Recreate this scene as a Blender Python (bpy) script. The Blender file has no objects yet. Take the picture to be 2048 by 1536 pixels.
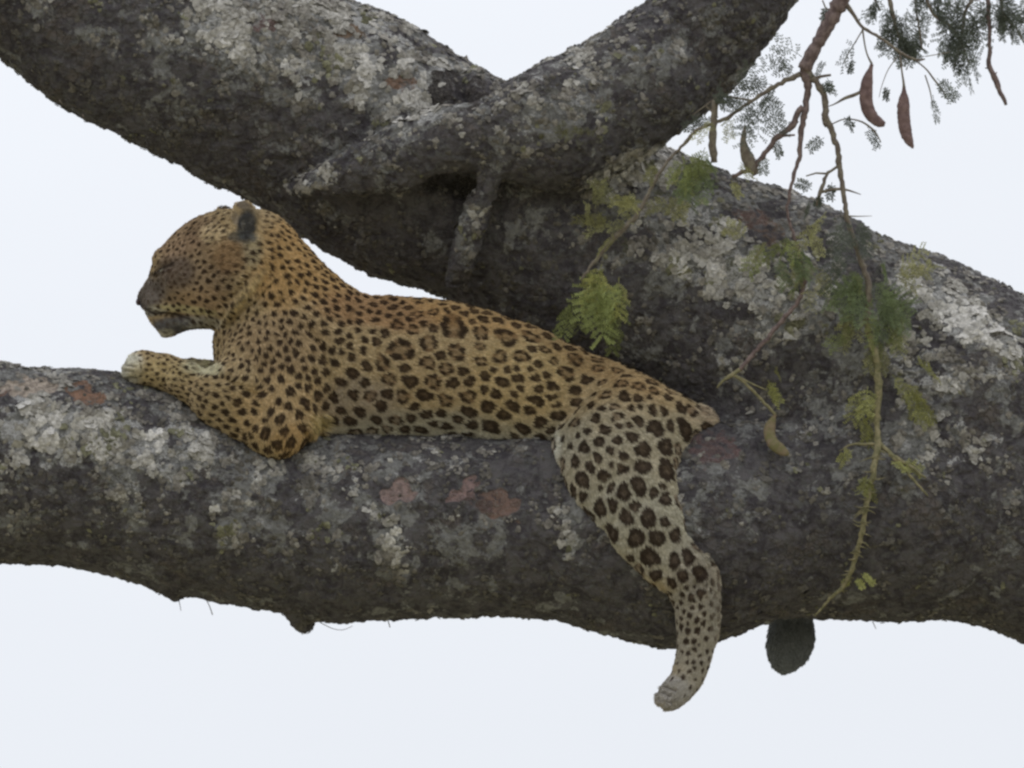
import bpy, math, random, time
import numpy as np
from mathutils import Vector, kdtree
T0 = time.time()
rng = np.random.default_rng(7)
random.seed(7)
SC = bpy.context.scene
COL = SC.collection

# ---------------------------------------------------------------- camera, sky, sun, exposure
S = 0.001                      # one photograph pixel is about a millimetre on the leopard
DIST = 16000.0                 # distance to the leopard, in millimetres
TILT = math.radians(16.0)
CAM = np.array([0.0, 0.0, 1.9])
FWD = np.array([0.0, math.cos(TILT), math.sin(TILT)])
UP = np.array([0.0, -math.sin(TILT), math.cos(TILT)])
RIGHT = np.array([1.0, 0.0, 0.0])
cd = bpy.data.cameras.new('camera'); cam = bpy.data.objects.new('camera', cd); COL.objects.link(cam)
cam.location = CAM; cam.rotation_euler = (math.pi/2 + TILT, 0, 0)
cd.sensor_width = 36.0; cd.lens = 36.0*DIST/2048.0
cd.clip_start = 0.5; cd.clip_end = 9000.0
SC.camera = cam
SUN_EL, SUN_ROT = math.radians(62), math.radians(25)
wd = bpy.data.worlds.new('World'); SC.world = wd; wd.use_nodes = True
nt = wd.node_tree; nt.nodes.clear()
def wn(t, **k):
    n = nt.nodes.new(t)
    for a, b in k.items(): setattr(n, a, b)
    return n
out = wn('ShaderNodeOutputWorld'); bg = wn('ShaderNodeBackground')
sky = wn('ShaderNodeTexSky', sky_type='NISHITA', sun_disc=False, sun_elevation=SUN_EL, sun_rotation=SUN_ROT,
         air_density=1.0, dust_density=4.0)
tc = wn('ShaderNodeTexCoord'); sep = wn('ShaderNodeSeparateXYZ')
nt.links.new(tc.outputs['Generated'], sep.inputs[0])
# an overcast layer: cloud luminance grows from horizon to zenith, with faint soft cloud structure
ramp = wn('ShaderNodeMapRange'); ramp.inputs[1].default_value = 0.0; ramp.inputs[2].default_value = 1.0
ramp.inputs[3].default_value = 7.6; ramp.inputs[4].default_value = 14.0
nt.links.new(sep.outputs['Z'], ramp.inputs[0])
cn = wn('ShaderNodeTexNoise'); cn.inputs['Scale'].default_value = 3.0; cn.inputs['Detail'].default_value = 4.0
mp = wn('ShaderNodeMapping'); mp.inputs['Scale'].default_value = (1, 1, 3)
nt.links.new(tc.outputs['Generated'], mp.inputs[0]); nt.links.new(mp.outputs[0], cn.inputs[0])
cr = wn('ShaderNodeMapRange'); cr.inputs[1].default_value = 0.3; cr.inputs[2].default_value = 0.7
cr.inputs[3].default_value = 0.97; cr.inputs[4].default_value = 1.03
nt.links.new(cn.outputs['Fac'], cr.inputs[0])
mul = wn('ShaderNodeMath', operation='MULTIPLY'); nt.links.new(ramp.outputs[0], mul.inputs[0]); nt.links.new(cr.outputs[0], mul.inputs[1])
vm = wn('ShaderNodeVectorMath', operation='SCALE'); vm.inputs[0].default_value = (0.95, 0.985, 1.045)
nt.links.new(mul.outputs[0], vm.inputs['Scale'])
mx = wn('ShaderNodeMixRGB'); mx.inputs[0].default_value = 0.93
nt.links.new(sky.outputs[0], mx.inputs[1]); nt.links.new(vm.outputs[0], mx.inputs[2])
nt.links.new(mx.outputs[0], bg.inputs[0]); bg.inputs[1].default_value = 0.1
nt.links.new(bg.outputs[0], out.inputs[0])
sl = bpy.data.lights.new('sun', 'SUN'); sun = bpy.data.objects.new('sun', sl); COL.objects.link(sun)
sl.energy = 0.6; sl.angle = math.radians(40); sl.color = (1.0, 0.96, 0.9)
sd = Vector((math.sin(SUN_ROT)*math.cos(SUN_EL), math.cos(SUN_ROT)*math.cos(SUN_EL), math.sin(SUN_EL)))
sun.rotation_euler = sd.to_track_quat('Z', 'Y').to_euler(); sun.location = (3, 10, 20)
vs = SC.view_settings; vs.view_transform = 'Standard'; vs.look = 'None'; vs.gamma = 1.0; vs.exposure = 0.0
vs.use_curve_mapping = False
SC.cycles.use_denoising = True
SC.cycles.pixel_filter_type = 'BLACKMAN_HARRIS'; SC.cycles.filter_width = 2.6
SC.cycles.max_bounces = 5; SC.cycles.diffuse_bounces = 3

# ---------------------------------------------------------------- helpers
def toworld(q):
    q = np.asarray(q, float)
    return (CAM[None] + FWD[None]*((DIST + q[:, 2:3])*S) + RIGHT[None]*((q[:, 0:1]-1024)*S) - UP[None]*((q[:, 1:2]-768)*S))
def pc(x, y, z):
    """place a control point read at (x, y) of the view onto its own depth z"""
    k = 1 + z/DIST
    return 1024+(x-1024)*k, 768+(y-768)*k, z
def empty(name, loc, label=None, cat=None, group=None, kind=None):
    o = bpy.data.objects.new(name, None); COL.objects.link(o); o.location = loc
    o.empty_display_size = 0.1
    if label: o['label'] = label
    if cat: o['category'] = cat
    if group: o['group'] = group
    if kind: o['kind'] = kind
    return o
def mesh_obj(name, q, faces, mat, parent=None, smooth=True, kind=None, label=None, world=False, attrs=None):
    """q in view-plane millimetres (or world metres), faces an (n,k) int array or list"""
    w = np.asarray(q, float) if world else toworld(q)
    if parent is not None: w = w - np.array(parent_loc(parent))[None]
    me = bpy.data.meshes.new(name)
    if isinstance(faces, np.ndarray):
        n, k = faces.shape
        me.vertices.add(len(w)); me.vertices.foreach_set('co', w.astype(np.float32).ravel())
        me.loops.add(n*k); me.loops.foreach_set('vertex_index', faces.astype(np.int32).ravel())
        me.polygons.add(n); me.polygons.foreach_set('loop_start', np.arange(0, n*k, k, dtype=np.int32))
        me.update(calc_edges=True)
    else:
        me.from_pydata([tuple(v) for v in w], [], faces); me.update()
    if smooth: me.polygons.foreach_set('use_smooth', np.ones(len(me.polygons), bool))
    if attrs:
        for an, (typ, arr) in attrs.items():
            a = me.attributes.new(an, typ, 'POINT')
            if typ == 'FLOAT': a.data.foreach_set('value', np.asarray(arr, np.float32).ravel())
            else:
                c = np.ones((len(w), 4), np.float32); c[:, :3] = arr; a.data.foreach_set('color', c.ravel())
    me.materials.append(mat)
    o = bpy.data.objects.new(name, me); COL.objects.link(o)
    if parent is not None: o.parent = parent
    if kind: o['kind'] = kind
    if label: o['label'] = label
    return o
def parent_loc(p):
    v = Vector((0, 0, 0))
    while p is not None: v += p.location; p = p.parent
    return v

def _h(i, j, k, seed):
    n = (i*374761393 + j*668265263 + k*2147483647 + seed*144665) & 0xffffffff
    n = ((n ^ (n >> 13))*1274126177) & 0xffffffff
    return n ^ (n >> 16)
def noise(p, scale, seed=0):
    """gradient noise, about -1..1; p (n,3), scale in the same unit as p"""
    p = np.asarray(p, np.float64)/scale + 1000.37
    i = np.floor(p).astype(np.int64); f = p-i; u = f*f*f*(f*(f*6-15)+10)
    r = np.zeros(len(p))
    for dx in (0, 1):
        wx = u[:, 0] if dx else 1-u[:, 0]
        for dy in (0, 1):
            wy = u[:, 1] if dy else 1-u[:, 1]
            for dz in (0, 1):
                wz = u[:, 2] if dz else 1-u[:, 2]
                h = _h(i[:, 0]+dx, i[:, 1]+dy, i[:, 2]+dz, seed)
                gx = ((h & 1023)/511.5-1); gy = (((h >> 10) & 1023)/511.5-1); gz = (((h >> 20) & 1023)/511.5-1)
                r += wx*wy*wz*(gx*(f[:, 0]-dx)+gy*(f[:, 1]-dy)+gz*(f[:, 2]-dz))
    return r*1.6
def fbm(p, scale, octv=3, seed=0):
    r = 0; a = 1; t = 0
    for o in range(octv):
        r = r + a*noise(p, scale/2**o, seed+o*17); t += a; a *= 0.5
    return r/t
def sstep(a, b, x):
    t = np.clip((x-a)/(b-a), 0, 1); return t*t*(3-2*t)
def srgb(r, g, b):
    c = np.array([r, g, b])/255.0
    return np.where(c <= 0.04045, c/12.92, ((c+0.055)/1.055)**2.4)

def inside_poly(px, py, poly):
    x, y = poly[:, 0], poly[:, 1]; c = np.zeros(px.shape, bool); j = len(poly)-1
    for i in range(len(poly)):
        if y[i] != y[j]:
            m = ((y[i] > py) != (y[j] > py)) & (px < (x[j]-x[i])*(py-y[i])/(y[j]-y[i])+x[i])
            c ^= m
        j = i
    return c
def poly_dist(px, py, poly):
    d = np.full(px.shape, 1e9)
    for i in range(len(poly)):
        a = poly[i-1]; b = poly[i]; ab = b-a; L = (ab**2).sum()+1e-9
        t = np.clip(((px-a[0])*ab[0]+(py-a[1])*ab[1])/L, 0, 1)
        d = np.minimum(d, np.hypot(px-a[0]-t*ab[0], py-a[1]-t*ab[1]))
    return d
def balls_from(poly, step, eps):
    """inscribed balls that fill a closed outline: the rounded solid a limb or body makes"""
    poly = np.array(poly, float)
    gx, gy = np.meshgrid(np.arange(poly[:, 0].min(), poly[:, 0].max(), step), np.arange(poly[:, 1].min(), poly[:, 1].max(), step))
    gx = gx.ravel(); gy = gy.ravel(); m = inside_poly(gx, gy, poly); gx = gx[m]; gy = gy[m]
    d = poly_dist(gx, gy, poly); o = np.argsort(-d); gx, gy, d = gx[o], gy[o], d[o]
    keep = np.empty((0, 3))
    alive = np.ones(len(d), bool)
    outl = []
    for i in range(len(d)):
        if not alive[i]: continue
        if d[i] < 2.5: break
        outl.append((gx[i], gy[i], d[i]))
        alive &= ~(np.hypot(gx-gx[i], gy-gy[i])+d <= d[i]+eps)
    return np.array(outl)

class Grid:
    def __init__(s, lo, hi, h):
        s.lo = np.array(lo, float); s.h = h
        s.n = np.ceil((np.array(hi)-s.lo)/h).astype(int)+1
        s.F = np.full(s.n, 60.0, np.float32)
        s.ax = [s.lo[a]+h*np.arange(s.n[a]) for a in range(3)]
    def blank(s): return np.full(s.n, 60.0, np.float32)
    def ball(s, F, x, y, z, r, k=1.0, kx=1.0, ky=1.0, op='min'):
        m = 40
        sl = []
        for a, (c, kk) in enumerate(((x, kx), (y, ky), (z, k))):
            i0 = int(max(0, (c-(r*kk+m)-s.lo[a])/s.h)); i1 = int(min(s.n[a], (c+(r*kk+m)-s.lo[a])/s.h+2))
            if i1 <= i0: return
            sl.append(slice(i0, i1))
        sl = tuple(sl)
        X = ((s.ax[0][sl[0]]-x)/kx)[:, None, None]; Y = ((s.ax[1][sl[1]]-y)/ky)[None, :, None]; Z = ((s.ax[2][sl[2]]-z)/k)[None, None, :]
        d = (np.sqrt(X*X+Y*Y+Z*Z)-r)*min(1.0, max(k, .55), kx, ky)
        d = d.astype(np.float32)
        if op == 'min': np.minimum(F[sl], d, out=F[sl])
        elif op == 'sub':
            np.maximum(F[sl], -d, out=F[sl])
        else:
            kk = op; a = F[sl]; h = np.clip(0.5+0.5*(a-d)/kk, 0, 1); F[sl] = a*(1-h)+d*h-kk*h*(1-h)
    def solid(s, poly, zf, kf, step, eps):
        F = s.blank()
        for (x, y, r) in balls_from(poly, step, eps):
            z = zf(x, y); X, Y, _ = pc(x, y, z); s.ball(F, X, Y, z, r*(1+z/DIST), kf(x, y, r))
        return F
    def chain(s, F, pts, n=8, op='min', k=1.0):
        pts = np.array(pts, float)
        for a, b in zip(pts[:-1], pts[1:]):
            L = np.linalg.norm(b[:3]-a[:3]); m = max(2, int(L/4))
            for t in np.linspace(0, 1, m):
                q = a+(b-a)*t; X, Y, Z = pc(q[0], q[1], q[2]); s.ball(F, X, Y, Z, q[3], k, op=op)
    @staticmethod
    def smin(a, b, k):
        h = np.clip(0.5+0.5*(b-a)/k, 0, 1); return b*(1-h)+a*h-k*h*(1-h)
    def extract(s, F):
        """surface nets"""
        n = s.n; I = F < 0
        cells = np.zeros(n-1, np.int8)
        for dx in (0, 1):
            for dy in (0, 1):
                for dz in (0, 1):
                    cells += I[dx:n[0]-1+dx, dy:n[1]-1+dy, dz:n[2]-1+dz]
        act = (cells > 0) & (cells < 8)
        ci = np.argwhere(act); idx = np.full(act.shape, -1, np.int32); idx[act] = np.arange(len(ci))
        acc = np.zeros((len(ci), 3)); cnt = np.zeros(len(ci))
        corners = [(dx, dy, dz) for dx in (0, 1) for dy in (0, 1) for dz in (0, 1)]
        val = {c: F[ci[:, 0]+c[0], ci[:, 1]+c[1], ci[:, 2]+c[2]] for c in corners}
        for c in corners:
            for a in range(3):
                if c[a] == 0:
                    d = list(c); d[a] = 1; d = tuple(d); va, vb = val[c], val[d]
                    m = (va < 0) != (vb < 0); t = np.where(m, va/np.where(m, va-vb, 1), 0)
                    p = np.array(c, float)[None].repeat(len(ci), 0); p[:, a] += t
                    acc[m] += p[m]; cnt[m] += 1
        V = (ci+acc/cnt[:, None])*s.h+s.lo
        fs = []
        for a in range(3):
            b, c = (a+1) % 3, (a+2) % 3
            sl0 = [slice(1, -1)]*3; sl1 = [slice(1, -1)]*3
            sl0[a] = slice(0, n[a]-1); sl1[a] = slice(1, n[a])
            A = I[tuple(sl0)]; B = I[tuple(sl1)]
            for flip, m in ((False, A & ~B), (True, ~A & B)):
                e = np.argwhere(m)
                if not len(e): continue
                e = e.copy(); e[:, b] += 1; e[:, c] += 1
                def cell(ob, oc):
                    q = e.copy(); q[:, b] += ob; q[:, c] += oc
                    return idx[q[:, 0], q[:, 1], q[:, 2]]
                q = np.stack([cell(-1, -1), cell(0, -1), cell(0, 0), cell(-1, 0)], 1)
                if flip: q = q[:, ::-1]
                fs.append(q)
        Q = np.concatenate(fs); Q = Q[(Q >= 0).all(1)]
        # this frame (x right, y down, z away) is right handed, as is its world image
        return V, Q
def normals(V, Q):
    e = np.cross(V[Q[:, 2]]-V[Q[:, 0]], V[Q[:, 3]]-V[Q[:, 1]])
    N = np.zeros_like(V)
    for k in range(4): 
        for a in range(3): N[:, a] += np.bincount(Q[:, k], e[:, a], len(V))
    return N/(np.linalg.norm(N, axis=1, keepdims=True)+1e-9)
def adj_smooth(V, Q, it, f=0.5):
    E = np.concatenate([Q[:, [0, 1]], Q[:, [1, 2]], Q[:, [2, 3]], Q[:, [3, 0]]]); n = len(V)
    cnt = np.bincount(E[:, 0], minlength=n)+np.bincount(E[:, 1], minlength=n)
    for i in range(it):
        A = np.zeros_like(V)
        for a in range(3):
            A[:, a] = np.bincount(E[:, 0], V[E[:, 1], a], n)+np.bincount(E[:, 1], V[E[:, 0], a], n)
        V = V+f*(A/np.maximum(cnt, 1)[:, None]-V)
    return V
def subdivide(V, Q):
    n = len(V)
    E = np.sort(np.concatenate([Q[:, [0, 1]], Q[:, [1, 2]], Q[:, [2, 3]], Q[:, [3, 0]]]), 1)
    key = E[:, 0].astype(np.int64)*n+E[:, 1]; u, inv = np.unique(key, return_inverse=True)
    em = (V[u//n]+V[u % n])/2; fc = V[Q].mean(1); m = len(Q)
    inv = inv.reshape(4, m)+n; c = np.arange(m)+n+len(u)
    V2 = np.concatenate([V, em, fc])
    Q2 = np.concatenate([np.stack([Q[:, k], inv[k], c, inv[(k+3) % 4]], 1) for k in range(4)])
    return V2, Q2
def interp2(pts):
    """smooth field through scattered (x,y,value) samples"""
    P = np.array(pts, float)
    def f(x, y):
        d = (P[:, 0]-x)**2+(P[:, 1]-y)**2+60.0; w = 1/d**1.6; return float((w*P[:, 2]).sum()/w.sum())
    return f

# ---------------------------------------------------------------- materials
def mat(name):
    m = bpy.data.materials.new(name); m.use_nodes = True; m.node_tree.nodes.clear(); return m
class NB:
    def __init__(s, m): s.t = m.node_tree
    def n(s, typ, **k):
        nd = s.t.nodes.new(typ)
        for a, b in k.items():
            if a.startswith('i_'):
                key = a[2:]; key = int(key) if key.isdigit() else key.replace('_', ' ')
                nd.inputs[key].default_value = b
            else: setattr(nd, a, b)
        return nd
    def l(s, a, b): s.t.links.new(a, b)
    def noise(s, vec, scale, detail=4, rough=0.6, dist=0.0):
        x = s.n('ShaderNodeTexNoise'); x.inputs['Scale'].default_value = scale; x.inputs['Detail'].default_value = detail
        x.inputs['Roughness'].default_value = rough; x.inputs['Distortion'].default_value = dist; s.l(vec, x.inputs['Vector']); return x.outputs['Fac']
    def rng(s, v, a, b, c=0.0, d=1.0, smooth=True):
        x = s.n('ShaderNodeMapRange', interpolation_type='SMOOTHSTEP' if smooth else 'LINEAR')
        s.l(v, x.inputs[0]); 
        for i, q in enumerate((a, b, c, d)): x.inputs[i+1].default_value = q
        return x.outputs[0]
    def mix(s, f, a, b):
        x = s.n('ShaderNodeMixRGB')
        for i, q in enumerate((f, a, b)):
            if isinstance(q, (int, float)): x.inputs[i].default_value = q
            elif isinstance(q, (tuple, list, np.ndarray)): x.inputs[i].default_value = (*q[:3], 1)
            else: s.l(q, x.inputs[i])
        return x.outputs[0]
    def math(s, op, a, b):
        x = s.n('ShaderNodeMath', operation=op)
        for i, q in enumerate((a, b)):
            if isinstance(q, (int, float)): x.inputs[i].default_value = q
            else: s.l(q, x.inputs[i])
        return x.outputs[0]
    def out(s, col, rough=0.85, bump=None, bstr=0.4, bdist=0.004, sheen=0, spec=0.3, trans=0):
        p = s.n('ShaderNodeBsdfPrincipled'); o = s.n('ShaderNodeOutputMaterial')
        if isinstance(col, (tuple, list, np.ndarray)): p.inputs['Base Color'].default_value = (*col[:3], 1)
        else: s.l(col, p.inputs['Base Color'])
        p.inputs['Roughness'].default_value = rough; p.inputs['Specular IOR Level'].default_value = spec
        if sheen: p.inputs['Sheen Weight'].default_value = sheen
        if bump is not None:
            b = s.n('ShaderNodeBump'); b.inputs['Strength'].default_value = bstr; b.inputs['Distance'].default_value = bdist
            s.l(bump, b.inputs['Height']); s.l(b.outputs[0], p.inputs['Normal'])
        if trans:
            t = s.n('ShaderNodeBsdfTranslucent'); m = s.n('ShaderNodeMixShader'); m.inputs[0].default_value = trans
            if isinstance(col, (tuple, list, np.ndarray)): t.inputs[0].default_value = (*col[:3], 1)
            else: s.l(col, t.inputs[0])
            s.l(p.outputs[0], m.inputs[1]); s.l(t.outputs[0], m.inputs[2]); s.l(m.outputs[0], o.inputs[0])
        else: s.l(p.outputs[0], o.inputs[0])

def bark_material():
    m = mat('lichened_bark'); b = NB(m)
    co = b.n('ShaderNodeTexCoord').outputs['Object']
    at = b.n('ShaderNodeAttribute', attribute_name='lich').outputs['Fac']
    ti = b.n('ShaderNodeAttribute', attribute_name='tint'); tm = b.n('ShaderNodeAttribute', attribute_name='tintm').outputs['Fac']
    n1 = b.noise(co, 11, 5, 0.62, 0.6); n2 = b.noise(co, 30, 5, 0.62, 0.7); n3 = b.noise(co, 78, 5, 0.62, 0.5); n4 = b.noise(co, 21, 6, 0.68, 0.4)
    n5 = b.noise(co, 260, 3, 0.6)
    base = b.mix(b.rng(n2, 0.38, 0.62), (0.062, 0.055, 0.060), (0.128, 0.117, 0.118))
    base = b.mix(b.rng(n1, 0.54, 0.66), base, (0.135, 0.116, 0.106))
    base = b.mix(b.rng(n3, 0.46, 0.66), base, (0.118, 0.114, 0.110))
    base = b.mix(b.rng(n5, 0.55, 0.75, 0, 0.6), base, (0.048, 0.042, 0.043))
    # dull olive-grey crust
    f1 = b.math('ADD', b.math('MULTIPLY', n4, 1.0), b.math('MULTIPLY', at, 0.16))
    f1 = b.math('ADD', f1, b.math('MULTIPLY', b.math('SUBTRACT', b.noise(co, 8, 3, 0.5), 0.5), 0.5))
    crust = b.mix(b.rng(n3, 0.38, 0.62), (0.162, 0.158, 0.150), (0.252, 0.247, 0.234))
    c = b.mix(b.rng(f1, 0.52, 0.575), base, crust)
    # pale foliose patches
    f2 = b.math('ADD', b.math('ADD', b.math('MULTIPLY', n2, 0.62), b.math('MULTIPLY', n3, 0.5)), b.math('MULTIPLY', at, 0.22))
    pale = b.mix(b.rng(n5, 0.35, 0.65), (0.28, 0.272, 0.258), (0.46, 0.448, 0.432))
    c = b.mix(b.rng(f2, 0.70, 0.745), c, pale)
    # dark seams between the thalli
    seam = b.n('ShaderNodeTexVoronoi', feature='DISTANCE_TO_EDGE'); seam.inputs['Scale'].default_value = 46
    wv_ = b.n('ShaderNodeVectorMath', operation='ADD'); nn_ = b.n('ShaderNodeTexNoise'); nn_.inputs['Scale'].default_value = 60
    b.l(co, nn_.inputs['Vector']); sc_ = b.n('ShaderNodeVectorMath', operation='SCALE'); sc_.inputs['Scale'].default_value = 0.03
    b.l(nn_.outputs['Color'], sc_.inputs[0]); b.l(co, wv_.inputs[0]); b.l(sc_.outputs[0], wv_.inputs[1]); b.l(wv_.outputs[0], seam.inputs['Vector'])
    sm = b.math('MULTIPLY', b.rng(seam.outputs['Distance'], 0.02, 0.10, 1.0, 0.0), b.rng(n1, 0.4, 0.6))
    c = b.mix(b.math('MULTIPLY', sm, 0.38), c, (0.045, 0.040, 0.040))
    tmask = b.rng(b.math('ADD', tm, b.math('ADD', b.math('MULTIPLY', b.math('SUBTRACT', n4, 0.5), 1.3), b.math('MULTIPLY', b.math('SUBTRACT', n3, 0.5), 1.2))), 0.45, 0.75)
    tcol = b.mix(b.rng(n3, 0.42, 0.62, 0.0, 0.55), ti.outputs['Color'], (0.07, 0.06, 0.055))
    tcol = b.mix(b.rng(n5, 0.5, 0.7, 0.0, 0.5), tcol, (0.26, 0.24, 0.21))
    c = b.mix(tmask, c, tcol)
    h = b.math('ADD', b.math('MULTIPLY', n3, 0.9), b.math('ADD', n2, b.math('MULTIPLY', n5, 0.35)))
    h = b.math('SUBTRACT', h, b.math('MULTIPLY', sm, 0.25))
    b.out(c, 0.92, h, 0.9, 0.009, spec=0.12)
    return m
def attr_material(name, attr, rough=0.8, var=0.25, scale=200, sheen=0, spec=0.2, trans=0, bstr=0.0):
    m = mat(name); b = NB(m)
    co = b.n('ShaderNodeTexCoord').outputs['Object']; a = b.n('ShaderNodeAttribute', attribute_name=attr).outputs['Color']
    nz = b.noise(co, scale, 4, 0.6)
    dark = b.n('ShaderNodeMixRGB', blend_type='MULTIPLY'); dark.inputs[0].default_value = var
    b.l(a, dark.inputs[1])
    g = b.n('ShaderNodeCombineColor'); r = b.rng(nz, 0.3, 0.7, 0.25, 1.6, False)
    for i in range(3): b.l(r, g.inputs[i])
    b.l(g.outputs[0], dark.inputs[2])
    b.out(dark.outputs[0], rough, nz if bstr else None, bstr, 0.002, sheen=sheen, spec=spec, trans=trans)
    return m
def plain_material(name, c1, c2, scale, rough=0.8, spec=0.2, trans=0, stretch=None):
    m = mat(name); b = NB(m); co = b.n('ShaderNodeTexCoord').outputs['Object']
    if stretch:
        mp = b.n('ShaderNodeMapping'); mp.inputs['Scale'].default_value = stretch; b.l(co, mp.inputs[0]); co = mp.outputs[0]
    nz = b.noise(co, scale, 5, 0.6)
    b.out(b.mix(b.rng(nz, 0.35, 0.65), c1, c2), rough, nz, 0.4, 0.002, spec=spec, trans=trans)
    return m
M_bark = bark_material()
M_lichen = attr_material('lichen_thallus', 'tone', 0.9, 0.55, 150, spec=0.1, bstr=0.5)
M_coat = attr_material('spotted_coat', 'coat', 0.75, 0.25, 300, sheen=0.1, spec=0.15)
M_fur = attr_material('fur_hair', 'coat', 0.7, 0.35, 260, spec=0.15)
M_stem = plain_material('reddish_twig_bark', (0.12, 0.085, 0.082), (0.24, 0.18, 0.165), 90)
M_pale = plain_material('pale_green_twig_bark', (0.17, 0.16, 0.085), (0.30, 0.26, 0.15), 90)
M_mid = plain_material('grey_brown_twig_bark', (0.15, 0.12, 0.10), (0.24, 0.21, 0.16), 90)
M_pod = plain_material('dry_pod_skin', (0.15, 0.098, 0.095), (0.25, 0.17, 0.16), 60)
M_podg = plain_material('green_brown_pod_skin', (0.17, 0.155, 0.07), (0.24, 0.18, 0.12), 60)
M_leaf = attr_material('acacia_leaflets', 'tone', 0.6, 0.3, 90, spec=0.3, trans=0.35)
M_eye = plain_material('amber_eye', (0.10, 0.085, 0.05), (0.14, 0.12, 0.07), 400, 0.15, 0.6)
M_nose = plain_material('nose_leather', (0.05, 0.03, 0.03), (0.08, 0.045, 0.045), 500, 0.5)
M_grass = plain_material('dry_savanna_grass', (0.25, 0.23, 0.15), (0.35, 0.33, 0.23), 0.6, 0.95)

# ---------------------------------------------------------------- ground
gv = [(-4000, -3000, 0), (4000, -3000, 0), (4000, 6000, 0), (-4000, 6000, 0)]
ground = mesh_obj('ground', gv, [(0, 1, 2, 3)], M_grass, world=True, kind='structure')

# ---------------------------------------------------------------- the tree
lower = [(-330,700),(-150,720),(0,728),(60,733),(150,737),(230,745),(300,765),(400,800),(500,840),(600,858),(800,864),(950,866),(1100,872),(1250,868),
 (1400,850),(1550,830),(1700,800),(1900,800),(2100,820),(2400,900),(2400,1420),(2200,1340),(2048,1275),(1960,1243),(1900,1232),(1800,1243),(1700,1243),(1600,1238),
 (1540,1242),(1450,1278),(1340,1300),(1250,1282),(1180,1260),(1100,1235),(1000,1230),(900,1235),(800,1240),(700,1245),(640,1243),(580,1225),(500,1213),(400,1192),
 (330,1185),(240,1155),(130,1130),(0,1130),(-150,1140),(-330,1160)]
upper = [(-350,-290),(-200,-250),(0,-190),(200,-140),(400,-95),(560,-50),(690,0),(800,40),(900,96),(960,140),(1010,166),(1100,200),(1200,250),(1280,285),(1330,300),(1400,322),
 (1480,358),(1560,376),(1650,410),(1720,446),(1760,470),(1850,500),(1930,528),(1980,560),(2048,592),(2200,670),(2400,790),
 (2400,1400),(2200,1320),(2048,1262),(1900,1215),(1750,1165),(1600,1080),(1450,960),(1300,850),(1150,760),(1040,690),(950,635),(880,590),(830,570),(750,553),(700,528),(600,470),
 (500,402),(400,352),(300,302),(200,247),(100,196),(0,120),(-150,40),(-350,-70)]
fork = [(1010,165),(1100,112),(1200,68),(1290,8),(1340,-60),(1400,-200),(1660,-200),(1620,-60),(1600,0),(1560,62),(1500,132),(1430,212),(1380,252),(1330,292),(1250,335),
 (1150,385),(1060,375),(985,350),(920,345),(860,362),(800,385),(700,395),(600,392),(566,385),(562,368),(590,352),(650,325),(720,282),(800,240),(900,212),(975,195)]
zl = interp2([(-200,950,0),(0,930,0),(500,1050,0),(1100,1060,0),(1400,1070,20),(1700,1020,70),(2048,1030,120),(2300,1100,160)])
zu = interp2([(-200,-50,230),(300,100,230),(900,350,250),(1300,600,250),(1700,800,220),(2048,930,170),(2300,1000,160)])
zk = interp2([(565,375,58),(640,360,42),(700,340,22),(800,320,8),(900,270,2),(1050,250,24),(1200,200,70),(1400,60,110),(1550,-100,150)])
H = 7.0
G = Grid((-230, -240, -330), (2300, 1400, 560), H)
FL = G.solid(lower, zl, lambda x, y, r: 0.95, 8, 1.6)
FU = G.solid(upper, zu, lambda x, y, r: 0.82, 8, 1.6)
FK = G.solid(fork, zk, lambda x, y, r: 0.8, 7, 1.4)
# buttress ridge under the fork, the knots in the crotch and along the lower edge
G.chain(FK, [(1015,305,-6,36),(980,345,4,27),(957,400,10,25),(942,460,20,26),(925,520,42,24),(912,565,72,16)])
G.chain(FU, [(872,165,140,36),(885,200,104,30)])
G.chain(FU, [(950,168,150,30),(962,200,110,28)])
G.chain(FL, [(592,1200,0,34),(604,1240,0,24),(610,1256,0,13)])
G.chain(FL, [(344,1170,-10,26),(346,1188,-10,10)])
LU = FL - FU; LK = FK - np.minimum(FL, FU)
F = G.smin(G.smin(FL, FU, 60.0), FK, 26.0)
for (x, y, z, r, kx, ky, k) in [(905,368,20,32,1.9,0.85,2.0), (925,385,40,22,1.2,1.2,2.0)]:
    X, Y, _ = pc(x, y, z); G.ball(F, X, Y, z, r, k, kx, ky, op='sub')
V, Q = G.extract(F)
V = adj_smooth(V, Q, 2)
gi = np.clip(((V-G.lo)/H).astype(int), 0, G.n-1)
part = np.where(LK[gi[:, 0], gi[:, 1], gi[:, 2]] < 0, 2, np.where(LU[gi[:, 0], gi[:, 1], gi[:, 2]] < 0, 0, 1))
del FL, FU, FK, LU, LK, F
nv = len(V)
V, Q = subdivide(V, Q)
part = np.concatenate([part, np.zeros(len(V)-nv, int)])
pq = part[Q.min(1)]                                  # each new face keeps one original corner
N = normals(V, Q)
print('tree verts', len(V), round(time.time()-T0, 1))
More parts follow.
